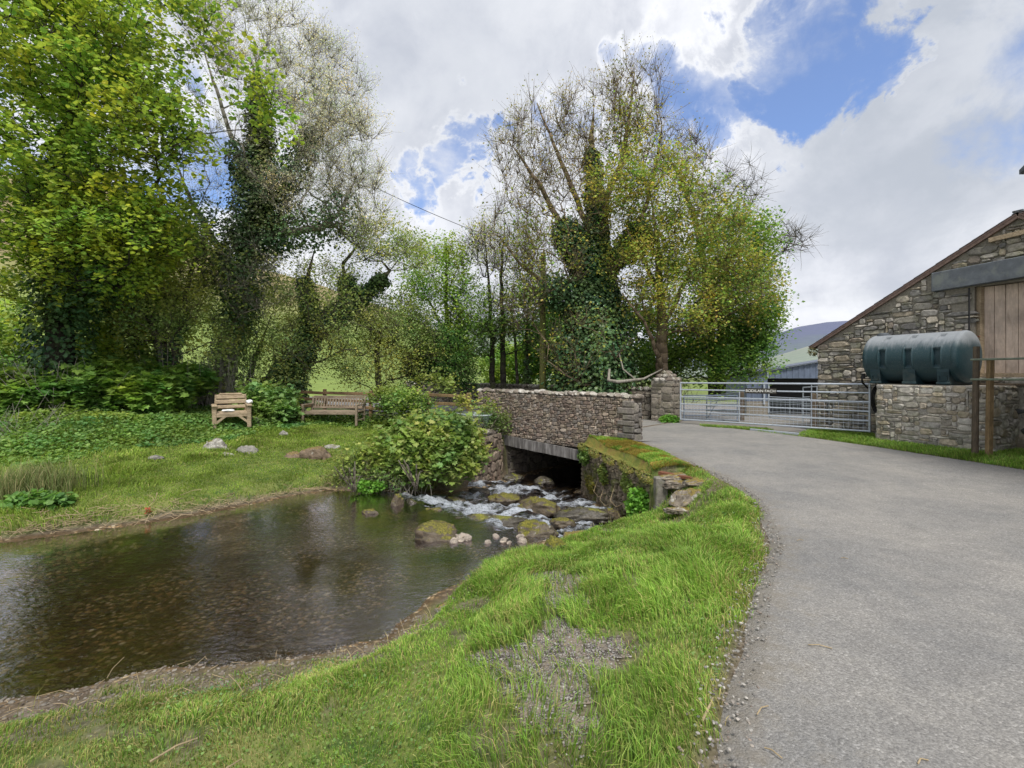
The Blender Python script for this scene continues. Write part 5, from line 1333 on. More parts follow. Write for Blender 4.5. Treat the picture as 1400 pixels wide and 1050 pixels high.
tree('maple_tree', 'yellow green maple in the middle of the clump right of the ivy tree', 'tree',
     [[(905, 540, 16.8, .24), (905, 440, 16.8, .18), (900, 340, 16.8, .10), (890, 270, 16.8, .05)], [(905, 450, 16.8, .10), (950, 360, 16.5, .06)], [(903, 400, 16.8, .10), (860, 320, 16.2, .05)], [(905, 500, 16.6, .09), (880, 440, 15.8, .05), (850, 400, 15.5, .03)]],
     [(895, 280, 16.6, 58, 60, 1.6, 70), (955, 330, 16.5, 66, 70, 1.8, 95), (880, 370, 16.2, 50, 45, 1.2, 45), (930, 420, 16.2, 66, 50, 1.4, 70), (1000, 400, 16.8, 42, 55, 1.5, 60), (840, 260, 16.2, 36, 45, 1.0, 24), (860, 200, 16.8, 30, 40, 1, 16)],
     [dict(n=26000, size=.085, cols=YEL, spread=.11, up=.5), dict(n=11000, size=.09, cols=LGT + GRN[:1], spread=.15, up=.6)], None, 'bark_orange', dict(n=7, L=.75, r=.008), 25)
tree('ash_tree', 'dense fresh green tree on the right of the clump above the gate', 'tree',
     [[(985, 540, 19, .22), (985, 470, 19, .18), (990, 400, 19, .10), (995, 340, 19, .05)]],
     [(1000, 350, 19, 52, 55, 1.8, 110), (1020, 430, 19, 38, 50, 1.6, 90), (985, 460, 18.6, 70, 50, 1.6, 130), (950, 500, 18.2, 60, 28, 1.2, 60), (1020, 490, 18.6, 36, 28, 1.2, 50), (890, 500, 18.4, 60, 25, 1.1, 50)],
     dict(n=40000, size=.11, cols=GRN + LGT[:1], spread=.18, up=.7), None, 'bark_dark', dict(n=7, L=.6, r=.006), 26)
tree('dead_tree', 'leafless dark thorny tree whose bare branches reach right over the gate', 'tree',
     [[(975, 545, 20, .20), (970, 400, 20, .16), (950, 300, 20, .12), (930, 240, 20, .08), (900, 195, 20, .04)], [(965, 380, 20, .10), (1010, 345, 19.8, .07), (1050, 325, 19.6, .04), (1105, 338, 19.5, .015)], [(960, 340, 20, .08), (985, 290, 20, .05), (1010, 250, 20, .03)]],
     [(1000, 265, 20, 45, 40, 1.4, 60), (1060, 335, 19.6, 42, 28, 1.2, 36), (925, 210, 20, 35, 30, 1.2, 34), (1040, 370, 19.6, 30, 25, 1.0, 18), (1080, 330, 19.6, 26, 12, .8, 14)],
     None, None, 'bark', dict(n=8, L=.8, r=.009, spread=.9, up=.0), 27)
# background thickets
BG = [(-40, 490, 19, 80, 70, SYC), (50, 520, 20, 55, 35, GRN), (125, 520, 21, 40, 24, LGT), (760, 470, 24, 40, 50, GRN), (790, 500, 23, 40, 40, GRN), (860, 480, 22, 60, 60, GRN), (700, 505, 26, 45, 25, LGT)]
BL = ['broad leafy thicket at the far left edge behind the undergrowth', 'dark green bush behind the big sycamore trunk', 'pale green bush glimpsed between the left trunks', 'green tree filling the gap right of the utility pole', 'low green bush behind the right end of the parapet', 'deep green bush behind the central ivy tree', 'light green hedge bush seen between the thin trunks']
for i, (px, py, Y, rx, ry, cl) in enumerate(BG):
    X_, Y_, _ = pt(px, 530, Y)
    tree('bush', BL[i], 'bush', [[(X_, Y_, -.3, .10), (X_, Y_, .8, .07), (*pt(px, py, Y), .03)]], [(px, py, Y, rx, ry, 1.6, 90)], dict(n=7000, size=.14, cols=cl, spread=.2, up=.7, shape='hex'), None, 'bark_dark', dict(n=5, L=.6), 50 + i, crownname='foliage', mainname='stems')

# big leafy shrub by the bridge
def shrub(label, px, pyb, z, blobs, n, size, cols, seed, shape='maple', stems=5, cat='shrub', name='leafy_shrub', up=.8, group=None, stemr=.02):
    X, Y, _ = at(px, pyb, z); rg = np.random.default_rng(seed)
    tr = []
    for i in range(stems):
        a = rg.uniform(0, 2 * pi); tr.append([(X + cos(a) * .02, Y + sin(a) * .02, z - .05, stemr), (X + cos(a) * .4, Y + sin(a) * .3, z + .45, stemr * .7)])
    return tree(name, label, cat, tr, blobs, dict(n=n, size=size, cols=cols, spread=.07, up=up, shape=shape, droop=.8), None, 'bark', dict(n=4, L=.28, r=.004, up=.1), seed, step=.15, wob=.02, tip_r=.004, crownname='foliage', mainname='stems', group=group)
SHC = [(.10, .165, .045), (.14, .20, .055), (.08, .135, .035), (.17, .20, .075), (.12, .18, .045)]
shrub('big rounded shrub of lobed pale green leaves overhanging the stream left of the bridge', 570, 665, -.45,
      [(580, 617, 9.9, 62, 36, .75, 190), (540, 625, 9.7, 40, 32, .6, 80), (625, 615, 10.2, 32, 38, .55, 90), (590, 592, 10.2, 44, 22, .6, 70), (600, 645, 9.5, 48, 18, .35, 60)], 12500, .10, SHC, 61)
shrub('low scrubby bush with brown twigs at the left foot of the big shrub', 485, 668, -.55,
      [(490, 645, 9.6, 32, 22, .4, 60), (470, 655, 9.4, 18, 12, .3, 25), (515, 655, 9.2, 26, 18, .3, 40)], 3200, .045, [(.10, .15, .04), (.15, .18, .06), (.07, .12, .03)], 62, 'kite', name='scrub_bush')
shrub('rounded soft green shrub between the log armchair and the slatted bench', 365, 580, -.05,
      [(362, 552, 14.6, 36, 22, .7, 110), (385, 560, 14.4, 20, 16, .5, 40), (345, 562, 14.4, 18, 16, .4, 30)], 4500, .12, [(.12, .20, .06), (.16, .24, .08), (.09, .15, .05)], 63, 'hex')
shrub('spreading light green bush behind the right end of the slatted bench', 520, 575, -.05,
      [(535, 548, 15.2, 28, 14, .6, 70), (560, 553, 14.4, 28, 16, .6, 70)], 4500, .085, [(.11, .18, .04), (.17, .23, .06), (.10, .15, .04)], 64, 'kite')
shrub('pale yellow green sapling in front of the fence beside the bridge', 650, 572, 0,
      [(640, 552, 13.8, 14, 10, .4, 14), (662, 560, 13.4, 12, 12, .3, 14)], 420, .08, [(.17, .20, .06), (.14, .18, .05)], 65, 'maple', 4)
shrub('tangled low greenery growing over the left wing wall', 665, 590, 0,
      [(672, 580, 13.3, 22, 10, .4, 40)], 1600, .07, [(.09, .13, .04), (.14, .17, .06)], 66, 'kite')
shrub('pale sprig of saplings behind the fence', 585, 560, 0.1, [(588, 518, 16, 16, 14, .5, 12), (612, 522, 16, 12, 12, .4, 8)], 360, .10, [(.17, .20, .06), (.14, .18, .05)], 67, 'maple', 4)
# sycamore seedlings / undergrowth on the left
UGL = ['low sycamore sapling thicket with broad leaves at the edge of the lawn, nearest the armchair', 'broad leaved sapling thicket left of the nearest one', 'sapling thicket under the big sycamore trunk', 'sapling thicket at the left edge below the big sycamore', 'upper sapling layer in front of the twin slim trunks', 'sapling cluster under the leaning multi stem tree']
for i, (px, py, Y, rx, ry, pb) in enumerate(((205, 540, 13.2, 46, 20, 575), (130, 530, 12.9, 50, 24, 580), (55, 545, 12.5, 55, 24, 590), (-20, 545, 12, 55, 30, 600), (165, 512, 14.2, 50, 18, 565), (250, 525, 14.6, 30, 18, 565))):
    X_, Y_, _ = pt(px, py, Y); zb = gz(X_, Y_)
    tree('sapling_thicket', UGL[i], 'undergrowth', [[(X_, Y_, zb - .1, .03), (X_ - .3, Y_, zb + .6, .02)], [(X_, Y_, zb - .1, .03), (X_ + .4, Y_, zb + .6, .02)]], [(px, py, Y, rx, ry, .9, 90)], dict(n=3600, size=.17, cols=[(.12, .21, .05), (.17, .27, .06), (.09, .16, .04)], spread=.10, up=1.6, shape='maple', droop=.4), None, 'bark', dict(n=4, L=.3, r=.005), 80 + i, step=.2, crownname='foliage', mainname='stems')
# brown basal shoots (cut stems) by the left trees
def shoots(label, px, Y, n, h, w, seed, cat='brushwood', name='bare_shoots', zb=None, lean=.12, r=.012, mat='bark_pale', horiz=False):
    rg = np.random.default_rng(seed); X, _, _ = pt(px, 500, Y); zb = gz(X, Y) if zb is None else zb
    b = np.stack([X + rg.normal(size=n) * w, Y + rg.normal(size=n) * w * .5, np.full(n, zb - .05)], 1)
    d = np.stack([rg.normal(size=n) * lean, rg.normal(size=n) * lean, np.ones(n)], 1)
    if horiz: b[:, 2] += rg.random(n) * h * .5; d = rg.normal(size=(n, 3)); d[:, 2] = np.abs(d[:, 2]) * .5
    d /= np.linalg.norm(d, axis=1, keepdims=True); H = h * rg.uniform(.5, 1.1, n); P = [b]
    for j in range(4): d = d + rg.normal(size=(n, 3)) * .08; P.append(P[-1] + d * (H / 4)[:, None])
    P = np.stack(P, 1); R = np.linspace(r, r * .3, 5)[None].repeat(n, 0); mb = MB(); mb.add(*tubes(P, R, 4)); o = mb.build(name, M[mat], smooth=True, origin=(X, Y, zb))
    return tag(o, label, cat)
shoots('upright brown bare shoots around the foot of the tall tree behind the armchair', 290, 15.3, 260, 1.9, .55, 1)
shoots('brown bare shoots around the foot of the leaning multi stem tree', 225, 14.5, 120, 2.0, .45, 2)
shoots('dry brown brushwood heap at the foot of the big sycamore', 58, 12.5, 260, 1.5, .6, 3, lean=.4)
shoots('dry reddish brown cuttings heaped behind the far wall near the pillar', 872, 17.6, 420, 1.0, .75, 4, lean=.6, mat='bark_orange', r=.010, zb=.55)
shoots('dead brown stems hanging at the foot of the lobed leaf shrub over the water', 535, 9.3, 110, .5, .35, 5, lean=.5, r=.006, zb=-.75)
shoots('pale bare stems at the left edge above the rushes', 8, 10.5, 40, 1.2, .5, 6, lean=.5, r=.008)
# bare pale bough low in the central clump
mb = MB(); bb = [pt(833, 505, 16), pt(832, 520, 15.6), pt(845, 522, 15.4), pt(880, 518, 15.5), pt(905, 505, 16)]; mb.add(*tube(bb, [.05, .06, .055, .04, .02], 7)); mb.add(*tube([pt(845, 478, 16.2), pt(852, 505, 15.9), pt(868, 518, 15.6)], [.02, .03, .03], 6))
tag(mb.build('fallen_branch', M['bark_pale'], smooth=True), 'curved pale bare bough lying low behind the far wall', 'branch')

# ------------------------------------------------------------------ grass
def blades(mb, x, y, h, w, cols, rg, lean=.5, zoff=0, cn=1.0, z=None):
    n = len(x); z = ground(x, y) if z is None else z
    a = rg.uniform(0, 2 * pi, n); sx = np.cos(a) * w / 2; sy = np.sin(a) * w / 2
    cl = fbm(x * 2.2, y * 2.2, None, 2, 55)
    la = 2 * pi * fbm(x * 1.5, y * 1.5, None, 2, 56) * 2 + rg.normal(size=n) * .9; ll = h * lean * rg.uniform(.2, 1.3, n)
    lx = np.cos(la) * ll; ly = np.sin(la) * ll
    V = np.empty((n, 5, 3))
    V[:, 0] = np.stack([x - sx, y - sy, z - .01], 1); V[:, 1] = np.stack([x + sx, y + sy, z - .01], 1)
    V[:, 2] = np.stack([x + sx * .8 + lx * .35, y + sy * .8 + ly * .35, z + h * .6], 1); V[:, 3] = np.stack([x - sx * .8 + lx * .35, y - sy * .8 + ly * .35, z + h * .6], 1)
    V[:, 4] = np.stack([x + lx, y + ly, z + h * .98 - ll * .35], 1)
    V[:, :, 2] += zoff
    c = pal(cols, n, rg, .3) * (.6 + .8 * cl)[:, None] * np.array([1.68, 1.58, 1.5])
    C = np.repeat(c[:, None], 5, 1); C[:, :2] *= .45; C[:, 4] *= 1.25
    i = np.arange(n)[:, None] * 5
    mb.add(V.reshape(-1, 3), [i + np.array([[0, 1, 2, 3]]), i + np.array([[3, 2, 4]])], C.reshape(-1, 3))
GC = [(.10, .20, .03), (.13, .25, .035), (.08, .17, .03), (.17, .27, .05), (.20, .24, .07)]
GD = [(.26, .24, .10), (.32, .28, .14), (.2, .22, .07)]
rg = np.random.default_rng(99)
def scatter(xa, xb, ya, yb, n): return rg.uniform(xa, xb, n), rg.uniform(ya, yb, n)
def keep_near(x, y):
    ds = sdf(STREAM, x, y); dr = sdf(ROAD, x, y); far = y > np.interp(x, CXL, CYL)
    b = bare_mask(x, y, ds, dr); return (~far) & (ds > .02) & (dr > -.10 * fbm(x * 5, y * 5, None, 2, 12)) & (rg.random(len(x)) > b * 1.0), ds, dr
mb = MB()
for (xa, xb, ya, yb, n, w) in ((-4.2, 1.6, 1.3, 2.6, 52000, .0042), (-3.6, 2.3, 2.6, 3.8, 52000, .005), (-1.2, 3.2, 3.8, 5.6, 60000, .0065), (-.4, 3.4, 5.6, 8.4, 52000, .0085), (-9, -3.4, .6, 3.1, 14000, .006)):
    x, y = scatter(xa, xb, ya, yb, n); kq, ds, dr = keep_near(x, y); x, y, ds, dr = x[kq], y[kq], ds[kq], dr[kq]
    cl = fbm(x * 1.8, y * 1.8, None, 3, 61); tuft = ss(.35, .65, cl)
    lush = ss(-1.1, .2, x) ; h = (.035 + .065 * tuft) * (.62 + .62 * lush) * rg.uniform(.6, 1.35, len(x)) * (1 - .35 * (1 - ss(0, .3, dr)))
    h *= 1 - .3 * ss(1.3, .0, ds) * (x < -.6); h *= 1 - .35 * ss(4.8, 6, y)
    dry = (rg.random(len(x)) < .09 + .22 * ss(.55, .72, fbm(x * 2.7, y * 2.7, None, 3, 64)) + .35 * (1 - ss(0, .25, dr)) + .30 * (1 - ss(-1.6, -.4, x)) + .2 * (x < -1.2) * (1 - tuft))
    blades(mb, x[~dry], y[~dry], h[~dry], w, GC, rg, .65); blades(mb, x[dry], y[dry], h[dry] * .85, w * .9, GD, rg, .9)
x, y = scatter(-3.4, 3.2, 1.6, 7.5, 26000); kq, ds, dr = keep_near(x, y); pm = fbm(x * 1.6, y * 1.6, None, 3, 66); kq &= pm > .56; x, y = x[kq], y[kq]
P = np.stack([x, y, ground(x, y) + rg.uniform(.01, .06, len(x))], 1); leaves(mb, P, .013, [(.06, .12, .03), (.09, .16, .04), (.12, .17, .06)], rg, 'hex', 1.4)
x, y = scatter(-3.4, 3.2, 1.6, 7.5, 1500); kq, ds, dr = keep_near(x, y); x, y = x[kq], y[kq]; blades(mb, x, y, rg.uniform(.10, .24, len(x)), .003, GD, rg, .5)
tag(mb.build('grass', M['grass']), 'long fresh green grass on the verge between stream and road', 'grass', kind='stuff')
# lawn
mb = MB()
for (xa, xb, ya, yb, n, w) in ((-12, -2.6, 6.4, 9.5, 80000, .009), (-12, .2, 9.5, 15.5, 120000, .014)):
    x, y = scatter(xa, xb, ya, yb, n); ds = sdf(STREAM, x, y); far = y > np.interp(x, CXL, CYL)
    b = bare_mask(x, y, ds, ds * 0 + 5); kq = far & (ds > .05) & (rg.random(n) > b); x, y, ds = x[kq], y[kq], ds[kq]
    cl = fbm(x * 1.2, y * 1.2, None, 3, 71); h = (.025 + .045 * ss(.4, .75, cl)) * rg.uniform(.6, 1.4, len(x))
    rough = .5 * ss(-5.5, -8, x); h = h * (1 + 1.6 * rough); h *= 1 + 1.2 * (1 - ss(0, .35, ds))
    dry = rg.random(len(x)) < .10 + .3 * ss(.6, .8, fbm(x * 2.1, y * 2.1, None, 2, 72)) + .3 * (1 - ss(.1, .5, ds))
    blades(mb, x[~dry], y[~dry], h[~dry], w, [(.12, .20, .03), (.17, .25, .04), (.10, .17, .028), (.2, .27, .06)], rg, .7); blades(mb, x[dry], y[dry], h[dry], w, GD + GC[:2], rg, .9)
tag(mb.build('lawn_grass', M['grass']), 'short mown green lawn grass beyond the stream', 'grass', kind='stuff')
# right hand verges and ledge
mb = MB()
x, y = scatter(6.6, 10.4, 6.5, 12.8, 60000); dr = sdf(ROAD, x, y); dy = sdf(YARD, x, y)
fw_ = (x - C0[0]) * nb[0] + (y - C0[1]) * nb[1]; kq = (dr > 0) & (fw_ > .02) & (dy > 0) & ~((fw_ < 1.1) & ((x - C0[0]) * ub[0] + (y - C0[1]) * ub[1] > P0) & ((x - C0[0]) * ub[0] + (y - C0[1]) * ub[1] < P1))
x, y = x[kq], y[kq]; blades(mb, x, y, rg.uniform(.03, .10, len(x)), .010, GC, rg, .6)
x, y = scatter(5.2, 7.2, 12.4, 16, 30000); d0 = np.hypot((x - 6.35), (y - 13.55)); d1 = np.hypot(x - 4.9, (y - 15.15)); kq = (np.abs((x - 6.35) * .55 + (y - 13.5) * .83) < .16) & (np.abs(x - 6.4) < .75) | (d1 < .45); x, y = x[kq], y[kq]; blades(mb, x, y, rg.uniform(.04, .12, len(x)), .012, GC, rg, .6, z=np.zeros(len(x)))
x, y = scatter(1.6, 3.3, 7.6, 11.6, 60000); dr = sdf(ROAD, x, y); ds = sdf(STREAM, x, y); pm = fbm(x * 2, y * 2, None, 3, 88); kq = (dr > -.03) & (ds > .12); x, y, pm, dr = x[kq], y[kq], pm[kq], dr[kq]; zz = ground(x, y) + .02
gm = pm > .52; blades(mb, x[gm], y[gm], rg.uniform(.02, .06, gm.sum()), .010, GC[:3] + [(.22, .22, .05)], rg, .6, z=zz[gm]); gm = ~gm; blades(mb, x[gm], y[gm], rg.uniform(.015, .03, gm.sum()), .012, [(.22, .15, .05), (.22, .19, .04), (.15, .17, .03)], rg, .8, z=zz[gm])
tag(mb.build('verge_grass', M['grass']), 'short green grass strips along the barn, gate and bridge ledge', 'grass', kind='stuff')
# straw and dead stalks along the far bank
def litter(name, label, pts, n, L, r, seed, cat='debris', mat='straw', sd=.25, zj=.05):
    rg2 = np.random.default_rng(seed); pts = np.array(pts, float); sel = rg2.integers(0, len(pts) - 1, n); a = rg2.random((n, 1)); b = pts[sel] * (1 - a) + pts[sel + 1] * a
    b[:, :2] += rg2.normal(size=(n, 2)) * sd * .5; b = np.concatenate([b[:, :2], (ground(b[:, 0], b[:, 1]) + rg2.random(n) * zj + r)[:, None]], 1)
    d = rg2.normal(size=(n, 3)); d[:, 2] *= .15; d /= np.linalg.norm(d, axis=1, keepdims=True); LL = (L * rg2.uniform(.3, 1.2, n))[:, None]
    P = np.stack([b, b + d * LL * .5 + rg2.normal(size=(n, 3)) * .02, b + d * LL], 1); mb = MB(); mb.add(*tubes(P, np.full((n, 3), r), 4)); o = mb.build(name, M[mat]); tag(o, label, cat, kind='stuff'); return o
M['straw'] = plain('straw', (.32, .25, .15), .8, 0, .45, 12)
fb_ = [(-9, 6.1), (-7.06, 6.6), (-6.54, 6.85), (-5.97, 7.2), (-5.31, 7.65), (-4.9, 8.05)]
litter('dead_reeds', 'dry straw coloured reed litter along the far bank', fb_, 300, .26, .004, 1, sd=.24, zj=.09)
litter('dead_reeds', 'thin scatter of dry stalks on the near muddy bank', [(-3.6, 3.0), (-2.7, 3.3), (-1.7, 3.4), (-.9, 3.6)], 90, .22, .0022, 2, sd=.5, zj=.02)
litter('dead_reeds', 'fine line of dry stalks along the lawn edge', [(-4.9, 8.05), (-4.2, 8.9), (-3.6, 9.35)], 90, .3, .004, 3, sd=.12, zj=.04)
# rushes, dock and nettles at left
mb = MB(); x = rg.normal(-7.9, .35, 1500); y = rg.normal(7.7, .3, 1500); kq = sdf(STREAM, x, y) > .15; x, y = x[kq], y[kq]; blades(mb, x, y, rg.uniform(.25, .6, len(x)), .010, [(.08, .12, .04), (.12, .16, .06), (.2, .19, .10)], rg, .3)
tag(mb.build('rush_clump', M['grass'], origin=(-7.9, 7.7, 0)), 'tall dark rush clump on the far bank at the left', 'rushes')
mb = MB()
def cover(mb, n, region, hmax, size, cols, shape='hex', up=1.0):
    x, y = scatter(*region, int(n * 1.4)); ds = sdf(STREAM, x, y); return x, y, ds
x, y, ds = cover(mb, 42000, (-15.5, -4.5, 6.3, 15), .4, .08, GRN)
edge = fbm(x * .8, y * .8, None, 3, 91); lim = (x + 8.5) * .85 - (y - 10.3) * .55 + (edge - .5) * 1.6
kq = (lim < 0) & (ds > .25); x, y, lim = x[kq], y[kq], lim[kq]; hh = .34 * ss(0, -1.6, lim) * (.5 + edge[kq]) * rg.random(len(x)) ** .5 + .03
P = np.stack([x, y, ground(x, y) + hh], 1); leaves(mb, P, .065, [(.09, .16, .045), (.13, .20, .055), (.07, .13, .035)], rg, 'hex', 1.0)
x, y = scatter(-8, .0, 13.6, 15.5, 14000); edge = fbm(x * .9, y * .9, None, 3, 93); kq = (y > 14.45 + (edge - .5) * 1.4); x, y = x[kq], y[kq]; P = np.stack([x, y, ground(x, y) + rg.random(len(x)) * .3 * ss(14.2, 15.0, y)], 1); leaves(mb, P, .07, [(.07, .13, .03), (.11, .17, .04), (.05, .10, .025)], rg, 'hex', .9)
tag(mb.build('ground_cover', M['leaf']), 'low dark green nettles and ground cover around the lawn', 'ground cover', kind='stuff')
# small plants on the retaining wall and bank
def plant(label, c, r, n, size, cols, seed, shape='hex', name='wall_plant', cat='plant'):
    rg2 = np.random.default_rng(seed); mb = MB(); P = ellipsoid_pts((0, 0, 0), r, n, rg2, .4); leaves(mb, P, size, cols, rg2, shape, .6); o = mb.build(name, M['leaf'], origin=(0, 0, 0)); o.location = c; return tag(o, label, cat)
def onwall(a, z): 
    b = np.array([1.78, 11.75]) * (1 - a) + np.array([2.42, 7.95]) * a; return (b[0] - .07, b[1], z)
plant('fresh green nettle clump at the foot of the retaining wall beside the sluice post', (2.22, 8.15, -.72), (.22, .3, .34), 1100, .06, GC[:3], 1)
plant('ivy tuft hanging at the top left corner of the retaining wall', onwall(.08, -.42), (.10, .45, .22), 700, .07, [(.07, .12, .03), (.10, .15, .04)], 2)
plant('green tuft halfway up the retaining wall', onwall(.42, -.6), (.09, .35, .22), 520, .055, [(.09, .13, .03), (.14, .15, .04)], 3)
plant('sparse tuft near the top right of the retaining wall', onwall(.75, -.5), (.09, .3, .2), 420, .05, [(.10, .14, .03), (.14, .17, .05)], 4)
plant('mossy fringe low on the retaining wall near the arch', onwall(.2, -1.0), (.08, .5, .22), 500, .04, [(.10, .10, .02), (.14, .12, .03)], 5)
plant('grassy green tuft on the bank below the scrubby bush', (-2.75, 8.95, -.58), (.35, .15, .12), 700, .05, GC[:3], 6)
plant('weeds growing at the foot of the gate pillar', (5.05, 15.0, .1), (.35, .2, .16), 600, .06, GC[:3], 7)
plant('dry plant tuft growing under the barn eave at its left corner', tuple(ob(-.12, 2.2, .0)), (.16, .10, .14), 220, .05, [(.16, .13, .07), (.12, .12, .06)], 8, 'kite')
plant('red orange leaf cluster on the far bank by the reed litter', (-5.72, 7.36, -.56), (.05, .03, .05), 26, .03, [(.22, .06, .03)], 9)
plant('dock leaves at the left edge of the far bank', (-7.3, 7.2, -.42), (.5, .3, .2), 700, .09, GRN, 10)
for i, (a_, z_, sd_) in enumerate(((.0, -.2, 31), (.22, -.2, 32), (.45, -.19, 33), (.68, -.17, 34), (.9, -.17, 35))):
    plant(['first', 'second', 'third', 'fourth', 'fifth'][i] + ' mossy fringe hanging over the top of the retaining wall counted from the bridge', onwall(a_ + .04, z_ - .03), (.10, .52, .10), 900, .028, [(.16, .15, .04), (.12, .15, .04), (.2, .15, .06)], sd_, 'kite')
# straggling pale stems on the retaining wall
mb = MB()
for q in ((0, .0), (.25, .06), (.1, -.08)):
    b = onwall(.35 + q[0], -.75 + q[1]); mb.add(*tube([(b[0] - .02, b[1], b[2]), (b[0] - .16, b[1] - .25, b[2] - .22), (b[0] - .12, b[1] - .6, b[2] - .25), (b[0] - .02, b[1] - .85, b[2] - .1)], .006, 5))
tag(mb.build('trailing_stalks', M['straw']), 'pale dead stems trailing across the retaining wall', 'stems')
# pebbles and loose chippings
def pebbles(name, label, x, y, size, cols, seed, mat, zoff=0):
    rg2 = np.random.default_rng(seed); V0, F0 = ICO[1]; n = len(x); V = V0[None] * (1 + rg2.uniform(-.25, .25, (n, len(V0), 1))); s = size * rg2.uniform(.4, 1.5, (n, 1, 1)); V = V * s * np.array([1, 1, .6]) * rg2.uniform(.7, 1.3, (n, 1, 3))
    V = V + np.stack([x, y, ground(x, y) + zoff], 1)[:, None]; mb = MB(); mb.add(V.reshape(-1, 3), (np.arange(n)[:, None, None] * len(V0) + F0[None]).reshape(-1, 3), np.repeat(pal(cols, n, rg2), len(V0), 0))
    return tag(mb.build(name, mat), label, 'gravel', kind='stuff')
k = NT('pebble'); p = k.geo(); M['pebble'] = k.done(k.bsdf(k.mix(.5, k.attr(), k.ramp(k.noise(p, 80, 3), [(.3, (.6, .6, .6)), (.7, (1.3, 1.3, 1.3))]), 'MULTIPLY'), .8))
PC = [(.2, .19, .18), (.28, .27, .25), (.14, .13, .12), (.36, .34, .31), (.22, .18, .15)]
x, y = scatter(-.6, 1.15, 1.7, 4.4, 14000); dp = sdf(PATH, x, y); kq = dp + (fbm(x * 2.2, y * 2.2, None, 3, 21) - .5) * .7 + rg.normal(size=len(x)) * .05 < -.03; pebbles('gravel', 'loose grey chippings on the small path in the grass', x[kq], y[kq], .0055, PC, 1, M['pebble'], .008)
x, y = scatter(.5, 3.6, 1.4, 8.5, 30000); dr = sdf(ROAD, x, y); kq = (np.abs(dr + .02) < .14) & (rg.random(len(x)) < np.exp(-np.abs(dr + .02) * 9)); pebbles('gravel', 'loose grit along the left edge of the road', x[kq], y[kq], .007, PC, 2, M['pebble'], .035)
x, y = scatter(-4.6, -.5, 2.7, 4.4, 9000); ds = sdf(STREAM, x, y); kq = (ds > -.5) & (ds < .4) & (rg.random(len(x)) < .8); pebbles('gravel', 'fine wet gravel along the near water edge', x[kq], y[kq], .011, [(.10, .08, .06), (.16, .13, .10), (.22, .2, .17)], 3, M['pebble'], .0)
x, y = scatter(-8, 1, 3.2, 9, 5000); ds = sdf(STREAM, x, y); kq = (ds < -.45) & (fbm(x, y, None, 2, 15) > .45); pebbles('gravel', 'brown and ochre stones on the stream bed', x[kq], y[kq], .026, [(.11, .075, .038), (.19, .135, .07), (.08, .055, .03), (.26, .21, .13), (.12, .095, .07)], 4, M['pebble'], .0)
# straw bits and twigs on the road and verge
for i, (px, py, L_, a) in enumerate(((1035, 975, .10, .6), (1045, 1020, .07, -.9), (1105, 880, .12, -.3), (1255, 1042, .06, .3), (1090, 738, .06, .1), (1150, 762, .05, -.3))):
    X, Y, _ = at(px, py, .03); mb = MB(); mb.add(*tube([(0, 0, 0), (L_ * .5 * cos(a), L_ * .5 * sin(a) + .012, .004), (L_ * cos(a), L_ * sin(a), 0)], .003, 5)); o = mb.build('straw', M['straw'], origin=(0, 0, 0)); o.location = (X, Y, .024)
    tag(o, ['curled pale straw on the road nearest the grass verge', 'short pale straw on the road below the curled one', 'long thin straw lying midway on the left of the road', 'short straw at the bottom right of the road', 'tiny straw on the road beside the mid verge', 'small pale straw farther right on the mid road'][i], 'straw')
for i, (p0, p1) in enumerate((((205, 1005), (270, 975)), ((285, 1042), (330, 1010)), ((960, 1048), (975, 1010)))):
    a = at(p0[0], p0[1], -.2); b = at(p1[0], p1[1], -.2); za = gz(a[0], a[1]) + .03; zb = gz(b[0], b[1]) + .03
    mb = MB(); mb.add(*tube([(a[0], a[1], za), ((a[0] + b[0]) / 2 + .01, (a[1] + b[1]) / 2, (za + zb) / 2 + .02), (b[0], b[1], zb)], [.006, .005, .003], 6)); tag(mb.build('twig', M['straw']), ['brown twig on the near bank grass at the lower left', 'thin twig at the very bottom left of the near grass', 'bent dry twig at the grass edge by the road'][i], 'twig')

# ------------------------------------------------------------------ seats
def place(mb, name, mat, parent): 
    o = mb.build(name, mat, parent, origin=(0, 0, 0)); o.matrix_parent_inverse = Matrix(); return o
X, Y, _ = at(306, 586, -.03); zb = gz(X, Y); X, Y, _ = at(306, 586, zb)
ch = thing('log_armchair', 'chunky pale wooden armchair with thick slats standing on the lawn at the left', 'chair', (X, Y + .35, zb), radians(34))
W, D_ = .94, .56
for sx in (-1, 1):
    for sy, h in ((-1, .60), (1, .60)):
        mb = MB(); mb.add(*bbox((sx * (W / 2 - .06), sy * D_ / 2, h / 2), (.10, .10, h), b=.015)); place(mb, 'leg', M['wood_pale'], ch)
    mb = MB(); mb.add(*bbox((sx * (W / 2 - .06), 0, .62), (.13, D_ + .2, .055), b=.012)); place(mb, 'armrest', M['wood_pale'], ch)
    mb = MB(); mb.add(*beam((sx * (W / 2 - .08), -D_ / 2 - .02, .14), (sx * (W / 2 - .32), -D_ / 2 - .02, .34), .05, .06)); place(mb, 'brace', M['wood_pale'], ch)
mb = MB(); mb.add(*bbox((0, -D_ / 2 - .01, .36), (W - .08, .06, .11), b=.012))
for i in range(4): mb.add(*bbox((0, -.22 + i * .15, .42), (W - .2, .13, .045), b=.01))
place(mb, 'seat', M['wood_pale'], ch)
mb = MB()
for i, (z_, h) in enumerate(((.56, .10), (.70, .12), (.84, .13))):
    mb.add(*bbox((-.04 * 0, D_ / 2 - .02 + i * .03, z_), (W - .14 - .04 * i, .05, h), rx=-.12, b=.02))
V, Fc = bbox((0, D_ / 2 + .04, .915), (W - .35, .05, .07), rx=-.12, b=.03); mb.add(V, Fc)
